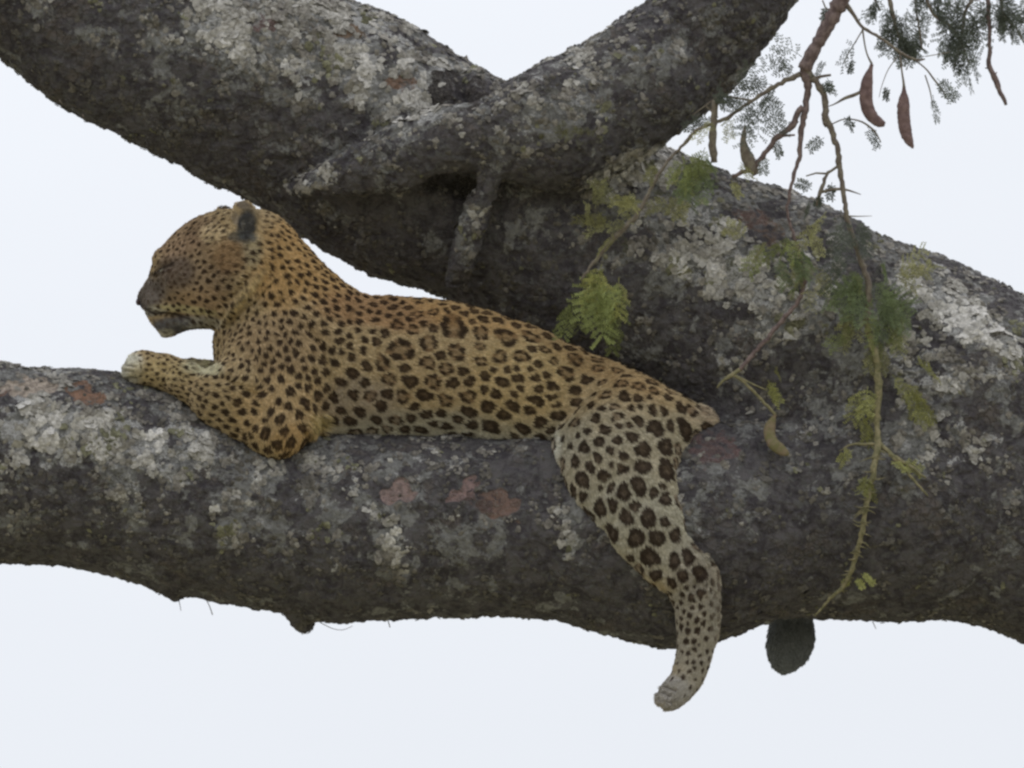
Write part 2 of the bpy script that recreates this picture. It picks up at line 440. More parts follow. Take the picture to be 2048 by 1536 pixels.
# lichen tendency, bark tints and the hollow's painted shade, laid where the photograph has them
P2 = V[:, :2].copy(); zk_ = 1+V[:, 2]/DIST
P2 = (P2-[1024, 768])/zk_[:, None]+[1024, 768]
wob = np.stack([fbm(V, 70, 3, 5), fbm(V, 70, 3, 9)], 1)*26
wob += 16*np.stack([noise(V, 20, 15), noise(V, 20, 16)], 1)
PW = P2+wob
near = (N[:, 2] < 0.35)
def blob(x, y, rx, ry, ang=0):
    c, s_ = math.cos(math.radians(ang)), math.sin(math.radians(ang)); dx = PW[:, 0]-x; dy = PW[:, 1]-y
    d = np.hypot((dx*c+dy*s_)/rx, (-dx*s_+dy*c)/ry); return (1-sstep(0.7, 1.15, d))*near
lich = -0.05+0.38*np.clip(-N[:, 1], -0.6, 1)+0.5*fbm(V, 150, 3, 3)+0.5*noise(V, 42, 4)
for (x, y, rx, ry, a, w) in [(640,110,300,110,18,.55),(800,210,120,80,30,.4),(430,60,120,60,0,.3),(150,60,120,60,20,.1),(1890,610,150,50,28,.7),(1960,660,110,45,30,.7),(1850,740,120,60,20,.45),
  (1250,345,120,40,-20,.8),(1330,330,110,45,-10,.9),(1380,480,140,90,20,.5),(1450,545,120,60,20,.45),(1140,1090,26,28,0,.95),(795,1110,48,62,0,.75),(470,1045,55,62,0,.65),(552,1092,48,50,0,.5),
  (150,880,190,60,0,.7),(345,905,90,65,10,.7),(60,850,100,40,0,.4),(240,1010,60,60,0,.4),(1500,1000,60,50,0,.4),(1560,1080,70,40,0,.35),(1700,950,60,50,0,.3),(120,800,150,50,5,.3),(655,930,60,30,0,.55),(880,930,70,32,0,.5),(760,955,80,35,0,.3),(520,950,60,80,0,.2),(1150,250,160,90,-30,.25),(1220,120,110,60,-40,.25),
  (940,470,26,70,8,.6),(620,365,70,22,-10,.6),(1560,620,160,70,15,.3),(1900,880,130,60,0,.35),(1520,680,100,40,-30,.4),(1600,500,90,60,0,.15),
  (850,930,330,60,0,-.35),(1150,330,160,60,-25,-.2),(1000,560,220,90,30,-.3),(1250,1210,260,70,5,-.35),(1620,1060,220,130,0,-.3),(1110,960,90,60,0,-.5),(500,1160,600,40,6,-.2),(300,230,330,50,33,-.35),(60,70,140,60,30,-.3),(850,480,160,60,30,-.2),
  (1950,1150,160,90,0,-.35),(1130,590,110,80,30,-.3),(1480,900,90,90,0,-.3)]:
    lich += w*blob(x, y, rx, ry, a)
lich = np.clip(lich, -1, 1.4)
tint = np.tile(np.array([0.09, 0.07, 0.06]), (len(V), 1)); tm = np.zeros(len(V))
for (x, y, rx, ry, a, col, w) in [(792,985,46,20,-8,srgb(172,142,134),1),(925,982,46,20,-28,srgb(168,134,128),1),(1008,1010,45,30,20,srgb(140,108,94),.85),(955,1000,60,22,10,srgb(120,92,86),.75),
  (60,776,75,20,4,srgb(205,185,165),1),(170,790,42,22,0,srgb(165,120,90),.9),(5,780,30,18,0,srgb(150,110,90),.9),(530,48,40,26,10,srgb(125,92,86),.7),(800,165,34,22,0,srgb(150,112,85),.8),
  (700,70,30,16,0,srgb(140,110,80),.75),(1500,432,50,24,10,srgb(130,95,82),.7),(1540,470,50,30,10,srgb(140,105,80),.7),(1430,895,60,40,0,srgb(125,92,90),.75),(1980,690,40,60,10,srgb(105,85,78),.5),(700,940,34,18,0,srgb(115,88,84),.6),
  (1160,275,46,32,10,srgb(125,125,75),.6),(1390,330,62,42,0,srgb(100,108,72),.7),(1350,395,60,36,0,srgb(120,120,78),.6),(1560,505,80,42,10,srgb(98,104,70),.6),(1690,470,60,50,0,srgb(110,116,92),.6),(1750,590,95,55,0,srgb(85,95,68),.6),
  (1230,450,60,50,0,srgb(100,100,70),.6),(1470,530,45,30,0,srgb(110,112,80),.6),(1800,780,50,30,0,srgb(90,92,50),.5),(905,378,60,26,0,srgb(50,46,46),.8),(890,180,40,38,0,srgb(62,56,54),.9),(955,185,22,34,0,srgb(66,60,58),.8),(790,275,70,16,20,srgb(70,66,64),.5)]:  # the darkest tint paints the shade of the hollow under the fork
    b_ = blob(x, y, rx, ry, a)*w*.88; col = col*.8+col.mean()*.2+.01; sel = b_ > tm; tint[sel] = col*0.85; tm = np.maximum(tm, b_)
# relief: swellings, furrows and crust
A = V+12*np.stack([noise(V, 60, 31), noise(V, 60, 32), noise(V, 60, 33)], 1)
rid = 1-np.abs(noise(A*np.array([0.7, 1, 1]), 46, 21))*2
crust = sstep(0.0, 0.35, noise(A, 26, 41)+0.5*noise(A, 11, 42)+0.35*lich-0.1)
d = 9*fbm(V, 170, 2, 11)+3.2*rid+3.0*crust+2.2*noise(A, 13, 43)+1.2*noise(V, 8, 44)
d *= 1-0.55*sstep(.5, 1, tm); d -= 3*sstep(.5, 1, tm)
V = V+N*(d-2.0)[:, None]
N = normals(V, Q)
tree = empty('acacia_tree', (3.05, 15.9, 0.0), 'huge lichen-crusted grey tree with thick forking limbs that carry the leopard', 'tree')
names = ['limb', 'limb', 'limb']
labels = ['thick horizontal lower limb under the leopard', 'massive diagonal upper limb crossing behind the leopard', 'stout forked limb rising to the upper right']
for p in range(3):
    qf = Q[pq == p]; u, inv = np.unique(qf, return_inverse=True)
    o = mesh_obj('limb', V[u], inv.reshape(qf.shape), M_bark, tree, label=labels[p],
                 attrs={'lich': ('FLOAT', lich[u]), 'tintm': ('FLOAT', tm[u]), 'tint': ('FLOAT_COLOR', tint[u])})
# the bole that the limbs spring from, outside the view, and the far ends of the limbs
def loft(name, pts, rad, seg, mat_, parent, world=True, amp=0.03, label=None):
    pts = np.array(pts, float); n = len(pts); vs_, fs = [], []
    up = np.array([0.0, 1.0, 0.0])
    for i in range(n):
        t = pts[min(i+1, n-1)]-pts[max(i-1, 0)]; t /= np.linalg.norm(t); a = np.cross(t, up); a /= np.linalg.norm(a); b = np.cross(t, a)
        for k in range(seg):
            an = 2*math.pi*k/seg; vs_.append(pts[i]+rad[i]*(math.cos(an)*a+math.sin(an)*b))
    vs_ = np.array(vs_); c = np.repeat(pts, seg, 0)
    dd = fbm(vs_, 0.3, 4, 77)*amp; vs_ = vs_+(vs_-c)/np.linalg.norm(vs_-c, axis=1, keepdims=True)*dd[:, None]
    for i in range(n-1):
        for k in range(seg): fs.append((i*seg+k, i*seg+(k+1) % seg, (i+1)*seg+(k+1) % seg, (i+1)*seg+k))
    fs.append(tuple(range(seg))[::-1]); fs.append(tuple((n-1)*seg+k for k in range(seg)))
    z = np.zeros(len(vs_)); 
    return mesh_obj(name, vs_, fs, mat_, parent, world=True, label=label, attrs={'lich': ('FLOAT', z+0.2), 'tintm': ('FLOAT', z), 'tint': ('FLOAT_COLOR', np.zeros((len(z), 3)))})
def resample(pts, rad, step):
    pts = np.array(pts, float); o, r = [], []
    for i in range(len(pts)-1):
        m = max(1, int(np.linalg.norm(pts[i+1]-pts[i])/step))
        for k in range(m): t = k/m; o.append(pts[i]*(1-t)+pts[i+1]*t); r.append(rad[i]*(1-t)+rad[i+1]*t)
    o.append(pts[-1]); r.append(rad[-1]); return o, r
e1 = toworld([(2240, 1010, 165), (2600, 1210, 165), (2900, 1600, 165)])
pts, rad = resample([e1[0], e1[1], e1[2], (3.0, 15.9, 3.5), (3.05, 15.9, 1.0), (3.05, 15.9, -0.1)], [.27, .37, .42, .47, .6, .75], .12)
loft('trunk', pts, rad, 48, M_bark, tree, amp=.06)
pts, rad = resample(toworld([(-130, -75, 232), (-700, -330, 240), (-1500, -560, 300), (-2500, -900, 300)]), [.19, .17, .12, .03], .08)
loft('limb', pts, rad, 32, M_bark, tree, label='outer end of the upper limb beyond the view')
pts, rad = resample(toworld([(-130, 935, 0), (-700, 900, -20), (-1500, 700, -60), (-2300, 300, -60)]), [.185, .17, .12, .03], .08)
loft('limb', pts, rad, 32, M_bark, tree, label='outer end of the lower limb beyond the view')
pts, rad = resample(toworld([(1515, -160, 150), (1800, -700, 200), (1900, -1500, 260), (1700, -2300, 260)]), [.12, .11, .08, .02], .08)
loft('limb', pts, rad, 32, M_bark, tree, label='rising end of the forked limb beyond the view')

# crusty lichen thalli standing proud of the bark: far too many to count, one mass
def disc_batch(C, NN, R, tone, lift=1.5, K=15, seed=1):
    """ragged lobed little shields lying on the bark"""
    r = np.random.default_rng(seed); m = len(C)
    a = np.cross(NN, r.normal(size=(m, 3))); a /= np.linalg.norm(a, axis=1, keepdims=True); b = np.cross(NN, a)
    ang = np.linspace(0, 2*math.pi, K, endpoint=False)[None]+r.uniform(-.2, .2, (m, K))
    asp = r.uniform(.6, 1, (m, 1))
    lobes = 1+.22*np.sin(ang*r.integers(2, 6, (m, 1))+r.uniform(0, 6.3, (m, 1)))
    rr = R[:, None]*lobes*r.uniform(.93, 1.06, (m, K))
    x = rr*np.cos(ang); y = rr*np.sin(ang)*asp
    up = r.uniform(.0, .22, (m, K))*R[:, None]*0.6+lift*.4
    rim = C[:, None]+a[:, None]*x[..., None]+b[:, None]*y[..., None]+NN[:, None]*up[..., None]
    inn = C[:, None]+a[:, None]*(x*.5)[..., None]+b[:, None]*(y*.5)[..., None]+NN[:, None]*(lift+r.uniform(0, 1.2, (m, K)))[..., None]
    V_ = np.concatenate([rim, inn], 1).reshape(-1, 3)
    k = np.arange(K); k2 = (k+1) % K; off = (np.arange(m)*2*K)[:, None]
    q = np.stack([off+k, off+k2, off+K+k2, off+K+k], 2).reshape(-1, 4)
    # fan of the inner ring as quads sharing the first vertex (K-2 tris -> (K-1)//2 quads)
    f = []
    for j in range(1, K-1, 2):
        f.append(np.stack([off[:, 0]+K, off[:, 0]+K+j, off[:, 0]+K+j+1, off[:, 0]+K+min(j+2, K-1)], 1))
    f = np.concatenate(f); f = f[f[:, 2] != f[:, 3]]
    return V_, np.concatenate([q, f]), np.repeat(tone, 2*K, 0)
wgt = np.clip(lich+0.25+0.5*noise(A, 30, 51), 0.0, 1.6)**1.4*(.06+sstep(-.05, .3, noise(V, 34, 52)+.5*noise(V, 90, 53)))
wgt = np.maximum(wgt, .16*sstep(.0, .3, noise(V, 40, 55)+.4*noise(V, 100, 56)))*(N[:, 2] < 0.3)*(1-0.9*sstep(.35, .6, tm))
wgt[(V[:, 0] < -120) | (V[:, 0] > 2170)] = 0; wgt[V[:, 1] < -60] = 0
pick = rng.choice(len(V), 16500, p=wgt/wgt.sum())
L = lich[pick]; NN = N[pick]+rng.normal(0, .12, (len(pick), 3)); NN /= np.linalg.norm(NN, axis=1, keepdims=True)
R = rng.uniform(3.0, 9.5, len(pick))*(0.7+0.5*np.clip(L, 0, 1.2))*np.where(rng.random(len(pick)) < .06, 1.6, 1)
pal = np.array([srgb(92, 88, 82), srgb(120, 115, 108), srgb(143, 139, 131), srgb(170, 166, 159), srgb(192, 188, 182), srgb(124, 122, 100)])
lev = np.clip(L*2.3+rng.normal(0.4, .45, len(pick))+1.3*noise(V[pick], 60, 61)+.9*noise(V[pick], 22, 62), 0, 4); i0 = np.floor(lev).astype(int); fr = (lev-i0)[:, None]
tone = pal[i0]*(1-fr)+pal[np.minimum(i0+1, 4)]*fr
ol = noise(V[pick], 80, 63)+rng.normal(0, .2, len(pick)) > .62; tone[ol] = pal[5]*rng.uniform(.6, 1, (ol.sum(), 1))
tone *= rng.uniform(1.0, 1.3, (len(pick), 1))
lv, lq, lt = disc_batch(V[pick], NN, R, tone)
mesh_obj('lichen', lv, lq, M_lichen, tree, kind='stuff', attrs={'tone': ('FLOAT_COLOR', lt)})
# nearest-surface height of the bark, for laying twigs in front of it
HM = np.full((300, 200), 400.0)
ix = np.clip((V[:, 0]/8).astype(int)+10, 0, 299); iy = np.clip((V[:, 1]/8).astype(int)+10, 0, 199)
np.minimum.at(HM, (ix, iy), V[:, 2])
def bark_z(x, y, w=1):
    i, j = int(x/8)+10, int(y/8)+10
    return HM[max(0, i-w):i+w+1, max(0, j-w):j+w+1].min() if 0 <= i < 300 and 0 <= j < 200 else 400.0
# broken scales of bark: ragged plates lifting off beside the peeled places
TREE_V, TREE_N, TREE_P2 = V, N, P2
front = np.where(N[:, 2] < -.2)[0]
def plate(x, y, rx, ry, ang, c1, c2, label=None):
    sel = front[np.argmin((P2[front, 0]-x)**2+(P2[front, 1]-y)**2)]
    c = V[sel]; m = mat('peeled_bark'); b = NB(m); co = b.n('ShaderNodeTexCoord').outputs['Object']
    nz = b.noise(co, 70, 5, .7); b.out(b.mix(b.rng(nz, .4, .6), c1, c2), .9, nz, .7, .003, spec=.1)
    r = np.random.default_rng(int(x)); K = 26; n = 5; vs_ = []; fs = []
    ca, sa = math.cos(math.radians(ang)), math.sin(math.radians(ang)); rag = r.uniform(.78, 1.12, K)
    from_ = V[front]; fp = P2[front]
    for layer in range(n+1):
        for k in range(K):
            t = 2*math.pi*k/K; q = layer/n; u = rx*q*math.cos(t)*rag[k]; v = ry*q*math.sin(t)*rag[k]
            px, py = x+u*ca-v*sa, y+u*sa+v*ca
            j = np.argmin((fp[:, 0]-px)**2+(fp[:, 1]-py)**2)
            vs_.append(from_[j]+N[front][j]*(5.0 if layer < n else -3)+0*c)
    for layer in range(n):
        for k in range(K): fs.append((layer*K+k, layer*K+(k+1) % K, (layer+1)*K+(k+1) % K, (layer+1)*K+k))
    return mesh_obj('bark_scale', vs_, fs, m, tree, label=label)

# ---------------------------------------------------------------- the leopard
body_o = [(274,597),(277,587),(284,576),(296,557),(303,536),(311,517),(321,497),(338,476),(357,459),(382,442),(407,431),(430,425),(455,421),(485,419),(515,419),(540,426),(562,438),
 (580,455),(594,473),(622,504),(653,536),(688,567),(719,586),(739,593),(786,594),(815,597),(850,598),(878,601),(920,609),(949,617),(991,627),(1012,638),(1054,650),(1089,662),(1114,676),(1131,688),(1160,696),
 (1177,709),(1202,717),(1237,727),(1255,739),(1283,750),(1307,762),(1328,774),(1357,790),(1385,806),(1412,816),(1424,830),(1424,854),(1413,873),(1392,885),(1340,900),(1250,915),(1150,912),
 (1096,908),(1061,903),(1005,897),(945,884),(885,879),(780,882),(700,884),(640,890),(560,885),(490,850),(450,800),(434,765),(430,735),(429,700),(430,676),(432,661),(423,656),(398,655),(373,659),(359,664),(348,671),
 (336,675),(323,672),(315,661),(303,647),(295,634),(291,622),(284,614),(277,606)]
arm_o = [(249,730),(256,712),(270,704),(290,700),(313,705),(337,708),(356,716),(376,723),(395,732),(412,742),(440,725),(455,690),(490,650),(535,620),(585,612),(630,640),(655,700),(664,770),(655,815),(640,840),(622,866),(606,890),
 (583,907),(552,918),(524,907),(473,882),(434,860),(403,838),(376,806),(345,786),(320,776),(298,771),(270,768),(251,755)]
arm2_o = [(446,722),(425,720),(405,722),(385,718),(350,722),(320,730),(308,750),(340,775),(400,800),(450,800)]
leg_o = [(1165,800),(1200,765),(1250,750),(1300,765),(1350,795),(1400,822),(1428,840),(1424,862),(1401,880),(1370,904),(1362,940),(1354,965),(1357,997),(1367,1033),(1371,1065),(1383,1085),(1402,1108),(1420,1118),(1434,1137),(1440,1172),
 (1439,1225),(1437,1275),(1427,1298),(1418,1334),(1405,1368),(1382,1397),(1360,1413),(1334,1422),(1319,1411),(1315,1393),(1323,1370),(1344,1348),(1352,1320),(1355,1284),(1353,1243),(1348,1206),(1332,1184),(1296,1161),
 (1269,1134),(1232,1097),(1191,1061),(1159,1029),(1137,988),(1118,942),(1106,905),(1103,882),(1118,856),(1141,832)]
leg2_o = [(1340,840),(1400,830),(1450,880),(1540,980),(1600,1080),(1622,1180),(1624,1245),(1628,1270),(1625,1298),(1612,1322),(1592,1338),(1574,1347),(1560,1346),(1546,1335),(1537,1315),(1534,1290),(1540,1255),(1535,1180),(1500,1080),(1430,960),(1350,900)]
zb = interp2([(275,600,26),(330,560,16),(400,540,4),(500,500,-6),(600,600,-4),(800,740,0),(1100,800,0),(1400,840,-14)])
za = interp2([(262,735,-42),(330,735,-52),(400,780,-80),(440,820,-104),(500,870,-136),(555,885,-140),(600,865,-118),(560,760,-78),(560,670,-58),(640,740,-62)])
zh = interp2([(1240,800,-46),(1330,820,-42),(1400,850,-36),(1180,880,-92),(1300,900,-92),(1200,980,-150),(1300,1000,-160),(1280,1080,-182),(1360,1120,-186),(1400,1180,-178),(1400,1280,-168),(1340,1400,-176)])
h_ = 4.0
G = Grid((225, 375, -300), (1660, 1450, 340), h_)
def kb(x, y, r):
    if x < 330: return .82
    if x < 620 and y < 600: return .80
    return .74
B = G.solid(body_o, zb, kb, 4, .7)
# head: skull, brow, cheek ruff, muzzle pads, jaw, ears
for (x, y, z, r, k, kx, ky, s_) in [(372,556,-34,46,.9,1.15,.95,18),(415,590,-44,42,.9,1.0,1.0,18),(320,606,-14,30,.85,1.1,.85,12),(318,518,-22,15,1,.8,1.3,12),
     (430,510,-50,40,.7,1.2,1,20),(338,640,-4,24,1,1.2,.8,10),(395,640,-30,22,.9,1.5,.6,12)]:
    X, Y, _ = pc(x, y, z); G.ball(B, X, Y, z, r, k, kx, ky, op=s_)
A1 = G.solid(arm_o, za, lambda x, y, r: .62 if r > 60 else .78, 4, .7)
for (x, y, z, r, kx, ky) in [(266,738,-66,17,1.0,.9),(258,742,-44,15,.9,1.1),(272,735,-84,12,1,1)]:
    X, Y, _ = pc(x, y, z); G.ball(A1, X, Y, z, r, 1, kx, ky, op=6)
A2 = G.solid(arm2_o, lambda x, y: 56.0, lambda x, y, r: .9, 4, .7)
L1 = G.solid(leg_o, zh, lambda x, y, r: .62 if r > 50 else .8, 4, .7)
for (x, y, z, r) in [(1330,1400,-196,13),(1324,1398,-180,13),(1326,1396,-163,12)]:
    X, Y, _ = pc(x, y, z); G.ball(L1, X, Y, z, r, 1, op=5)
zl2 = interp2([(1360,860,30),(1440,920,120),(1530,1050,215),(1580,1200,225),(1580,1320,215)])
L2 = G.solid(leg2_o, zl2, lambda x, y, r: .8, 4, .7)
TL = G.blank()
G.chain(TL, [(1380,848,16,26),(1392,862,70,20),(1405,900,150,18),(1430,980,230,17),(1445,1080,250,17),(1470,1170,230,16)])
F = G.smin(B, A1, 13.0); F = G.smin(F, A2, 12.0); F = G.smin(F, L1, 24.0); F = G.smin(F, L2, 18.0); F = G.smin(F, TL, 12.0)
# ears: near one seen from behind as a rounded cup, far one just over the crown
E = G.blank()
for (x, y, z, r, kx, ky, k) in [(489,445,-70,29,.98,1.46,.66),(484,424,-70,17,1.0,1.05,.6)]:
    X, Y, _ = pc(x, y, z); G.ball(E, X, Y, z, r, k, kx, ky, op=6)
X, Y, _ = pc(466, 440, -86); G.ball(E, X, Y, -86, 17, .9, .8, 1.5, op='sub')
X, Y, _ = pc(446, 427, 52); G.ball(E, X, Y, 52, 15, .6, 1.15, .95, op=6)
F = G.smin(F, E, 7.0)
V, Q = G.extract(F)
# drop any stray speck: keep the one body
V = adj_smooth(V, Q, 3, .5)
del F, B, A1, A2, L1, L2, TL, E
V, Q = subdivide(V, Q)
V = adj_smooth(V, Q, 1, .4)
N = normals(V, Q)
P2 = (V[:, :2]-[1024, 768])/(1+V[:, 2]/DIST)[:, None]+[1024, 768]
def stroke(pts, w, amp, V, N, zmax=0, fade=True):
    """a fold (amp<0) or ridge (amp>0) along a line on the near side"""
    pts = np.array(pts, float); d = np.full(len(V), 1e9); tt = np.zeros(len(V)); n = len(pts)-1
    for i in range(n):
        a, b = pts[i], pts[i+1]; ab = b-a; t = np.clip(((P2-a)@ab)/(ab@ab), 0, 1); dd = np.hypot(*(P2-a-t[:, None]*ab).T)
        m = dd < d; d[m] = dd[m]; tt[m] = ((i+t)/n)[m]
    f = amp*np.exp(-(d/w)**2)*(N[:, 2] < .1)
    if fade: f *= np.clip(4*tt*(1-tt)*1.5, 0, 1)
    return f
dsp = 1.8*fbm(V, 45, 2, 71)+0.8*noise(V, 12, 72)
dsp += stroke([(532,540),(500,580),(470,610),(446,650),(438,690)], 8, 7, V, N)+stroke([(548,560),(515,600),(480,625),(455,665)], 6, -6, V, N)+stroke([(515,530),(482,572),(455,605)], 6, -5, V, N)
dsp += stroke([(296,617),(318,625),(350,628),(385,634)], 3.5, -5, V, N)+stroke([(300,606),(330,612),(360,622)], 7, 3, V, N)
dsp += stroke([(314,545),(330,533),(345,528)], 5, -4, V, N)+stroke([(312,530),(330,518),(350,516)], 6, 4, V, N)
dsp += stroke([(600,640),(650,700),(668,780),(655,830)], 12, -9, V, N)+stroke([(1100,870),(1130,840),(1170,800),(1230,765)], 13, -5, V, N)
dsp += stroke([(430,745),(470,770),(520,790)], 8, -6, V, N)+stroke([(560,690),(530,740),(505,800),(520,860)], 16, -5, V, N)
dsp += stroke([(1180,1000),(1250,940),(1330,900)], 16, -4, V, N)+stroke([(1370,1090),(1385,1140),(1390,1230)], 10, -5, V, N)
dsp += stroke([(700,640),(690,720),(720,800)], 26, 5, V, N)
for x0 in (790, 850, 910, 970): dsp += stroke([(x0,700),(x0+25,770),(x0+20,840)], 12, 1.6, V, N)
TOES = [((1316,1383),(1342,1391)),((1319,1398),(1342,1404)),((1326,1370),(1350,1381)),((249,742),(268,745)),((251,729),(272,733)),((255,756),(272,757))]
for (a, b) in TOES: dsp += stroke([a, b], 3.2, -6, V, N, fade=False)
dsp += stroke([(1425,1120),(1400,1150),(1385,1190)], 9, -6, V, N)+stroke([(1300,1160),(1345,1195)], 10, -4, V, N)+stroke([(300,728),(340,742),(390,765)], 8, -4, V, N)
V = V+N*dsp[:, None]; N = normals(V, Q)
nL = len(V); print('leopard verts', nL, round(time.time()-T0, 1))

# -- coat: ground colour, with some shade painted in
OR = srgb(190,156,106); TAN = srgb(184,162,124); PALE = srgb(178,171,150); CRM = srgb(214,208,190); GREY = srgb(150,140,124); DKB = srgb(44,33,26); BRN = srgb(118,82,50)
coat = np.tile(TAN, (nL, 1)).astype(float)
wv = fbm(V, 60, 3, 81)
def lay(x, y, rx, ry, col, w=1, ang=0, z=None, near_only=False):
    global coat
    c, s_ = math.cos(math.radians(ang)), math.sin(math.radians(ang)); dx = P2[:, 0]-x; dy = P2[:, 1]-y
    d = np.hypot((dx*c+dy*s_)/rx, (-dx*s_+dy*c)/ry)+wv*.25
    f = (1-sstep(.55, 1.15, d))*w
    if z is not None: f = f*(np.abs(V[:, 2]-z[0]) < z[1])
    if near_only: f = f*(N[:, 2] < .2)
    coat = coat*(1-f[:, None])+col*f[:, None]
lay(1270, 950, 260, 160, PALE, .75); lay(1300, 1060, 160, 110, PALE, .9, 30); lay(1390, 1250, 70, 180, srgb(162,154,138), .95)
lay(900, 880, 330, 70, PALE, .7); lay(1040, 760, 120, 110, srgb(200,176,128), .6); lay(620, 520, 120, 100, OR, .95, 40); lay(560, 560, 70, 70, OR, .8); lay(760, 620, 160, 45, srgb(168,132,94), .8, 5)
lay(950, 625, 180, 45, srgb(190,156,106), .7, 12); lay(570, 820, 120, 90, srgb(188,160,116), .7); lay(600, 880, 60, 40, OR, .7); lay(720, 810, 90, 70, srgb(162,148,130), .7); lay(830, 850, 160, 40, srgb(166,156,136), .6); lay(560, 680, 110, 70, srgb(164,138,104), .6)  # the grey patch behind the elbow paints body shading into the coat
lay(1180, 715, 200, 40, srgb(178,148,104), .6, 28)
lay(380, 560, 90, 110, srgb(148,126,100), .85); lay(352, 545, 46, 40, srgb(98,86,78), .8, 0); lay(302, 588, 46, 36, srgb(112,104,98), .9, -55); lay(365, 475, 80, 40, srgb(150,124,98), .7, -25)  # the dark patch round the eye is shade painted into the coat
lay(425, 470, 30, 22, srgb(208,186,148), .8); lay(455, 510, 46, 40, srgb(150,118,84), .7); lay(410, 600, 60, 30, srgb(168,140,104), .6)
lay(310, 622, 28, 10, CRM, .7); lay(370, 618, 70, 9, srgb(196,186,140), .6, 6); lay(352, 652, 60, 20, srgb(104,106,114), .85); lay(400, 645, 60, 16, srgb(170,165,150), .7)  # blue-grey under chin and jaw is painted shade
lay(330, 668, 22, 12, CRM, .8); lay(488, 588, 11, 76, srgb(200,176,126), .8, 38); lay(500, 500, 24, 40, srgb(170,160,130), .5)
lay(262, 735, 32, 42, CRM, 1); lay(330, 745, 80, 30, srgb(196,176,130), .6); lay(410, 735, 46, 20, srgb(216,208,176), .9); lay(1345, 1385, 46, 46, srgb(168,162,154), .95, -40)
lay(1110, 890, 16, 26, CRM, .9); lay(1405, 830, 40, 26, srgb(200,184,158), .7); lay(1434, 1210, 18, 110, srgb(150,144,130), .5)
lay(1580, 1270, 110, 140, srgb(122,124,126), 1, 0, z=(230, 120))  # far paw greyed: its backlit shade is put into the coat colour
# belly, chest and insides of the legs stay cream on every side
bel = sstep(.45, .9, N[:, 1])*(P2[:, 0] > 640)*(P2[:, 0] < 1120); coat = coat*(1-bel[:, None]*.6)+CRM*bel[:, None]*.6
coat *= (1+.14*fbm(V, 26, 3, 88)+.10*noise(V, 5, 89))[:, None]
# -- spots
C3, s_ = 2.844, None
ros = [(350,250,85,1),(215,345,55,1),(370,395,55,1),(510,290,52,1),(655,310,62,1),(795,310,50,1),(505,365,30,1),(620,425,45,1),(740,420,45,1),(505,450,34,1),(240,170,35,1),(140,180,35,1),(120,265,38,1),(40,240,40,1),
 (55,385,70,1),(200,455,45,1),(315,495,45,1),(90,490,30,0),(540,525,30,0),(580,505,22,0),(410,530,30,0),(450,577,32,0),(640,570,32,0),(665,495,24,0),(710,492,22,0),(795,490,24,0),(835,470,26,0),(730,550,30,0),(828,548,26,0),(885,530,24,0),
 (930,450,30,1),(880,385,32,1),(800,380,25,0),(1000,520,48,1),(1045,435,48,1),(525,212,30,0),(605,215,32,0),(230,590,50,1),(360,590,35,0),(110,580,40,0),(530,630,28,0),(580,650,30,0),(690,645,28,0),(735,620,28,0),(830,690,38,0),(790,745,34,0),
 (850,615,25,0),(925,605,34,0),(925,652,34,0),(1040,615,34,0),(1040,680,35,0),(1040,735,25,0),(430,670,45,1),(310,690,45,1),(190,665,38,0),(60,670,45,1),(540,725,36,0),(445,760,38,0),(640,770,36,0),(690,725,38,0),(945,715,30,0),(945,775,36,0),
 (385,800,32,0),(550,840,46,0),(640,920,28,0),(735,855,38,0),(695,890,28,0),(840,815,36,0),(830,915,42,0),(200,770,32,0),(110,790,28,0),(75,855,32,0),(310,840,30,0),(285,760,30,0),(730,965,30,0),(900,860,30,0),
 (1115,555,30,0),(1130,640,20,0),(1125,705,26,0),(1175,490,38,1),(1280,500,38,1),(1195,575,32,1),(1300,580,42,1),(1395,590,42,1),(1495,615,34,1),(1580,655,28,0),(1655,715,40,0),(1205,645,38,1),(1315,650,34,0),(1405,660,26,0),(1470,650,18,0),
 (1190,720,20,0),(1270,710,32,1),(1370,715,22,0),(1415,705,18,0),(1160,770,28,0),(1280,765,40,1),(1300,805,26,0),(1410,790,32,0),(1350,810,24,0),(1495,725,32,0),(1550,735,32,0),(1685,840,60,0),(1790,840,34,0),(1510,835,50,0),(1380,885,38,0),(1570,935,50,0),
 (1205,840,32,0),(1110,845,20,0),(1055,880,18,0),(1280,895,30,0),(1175,905,30,0),(1090,940,32,0),(1010,935,18,0),(970,890,16,0),(1440,955,50,0),(1325,990,32,0),(1240,955,24,0),(1165,1000,30,0),(1040,1020,30,0),(1700,970,38,0),
 (1580,1065,58,0),(1440,1040,46,0),(1320,1060,40,0),(1265,1030,28,0),(1130,1045,36,0),(1080,1130,45,0),(1205,1105,40,0),(1240,1155,34,0),(1190,1170,26,0),(1330,1185,45,0),(1420,1150,48,0),(1510,1195,32,0),(1555,1160,26,0),(1570,1230,38,0),
 (1035,1190,34,0),(1080,1215,34,0),(1185,1290,44,0),(1245,1270,38,0),(1380,1280,42,0),(1335,1330,44,0),(1465,1330,48,0),(1465,1300,40,0),(1565,1360,30,0),(1120,1340,40,0),(1250,1430,42,0),(1385,1465,48,0),(1515,1470,45,0),(1630,1440,36,0)]
low = [(370,665,32),(475,690,35),(575,690,33),(665,670,25),(455,785,25),(540,780,40),(650,780,30),(720,765,32),(560,850,30),(640,890,24),(685,860,26),(780,835,34),(675,970,14),(760,930,25),(740,960,22),(800,955,14),
 (725,1000,14),(775,1000,12),(705,1098,15),(760,1105,15),(745,1058,14),(700,1150,14),(735,1150,12),(710,1192,10),(740,1190,10),(765,1165,8),(705,1235,9),(740,1230,8),(720,1268,8),(805,890,12),(690,1020,10)]
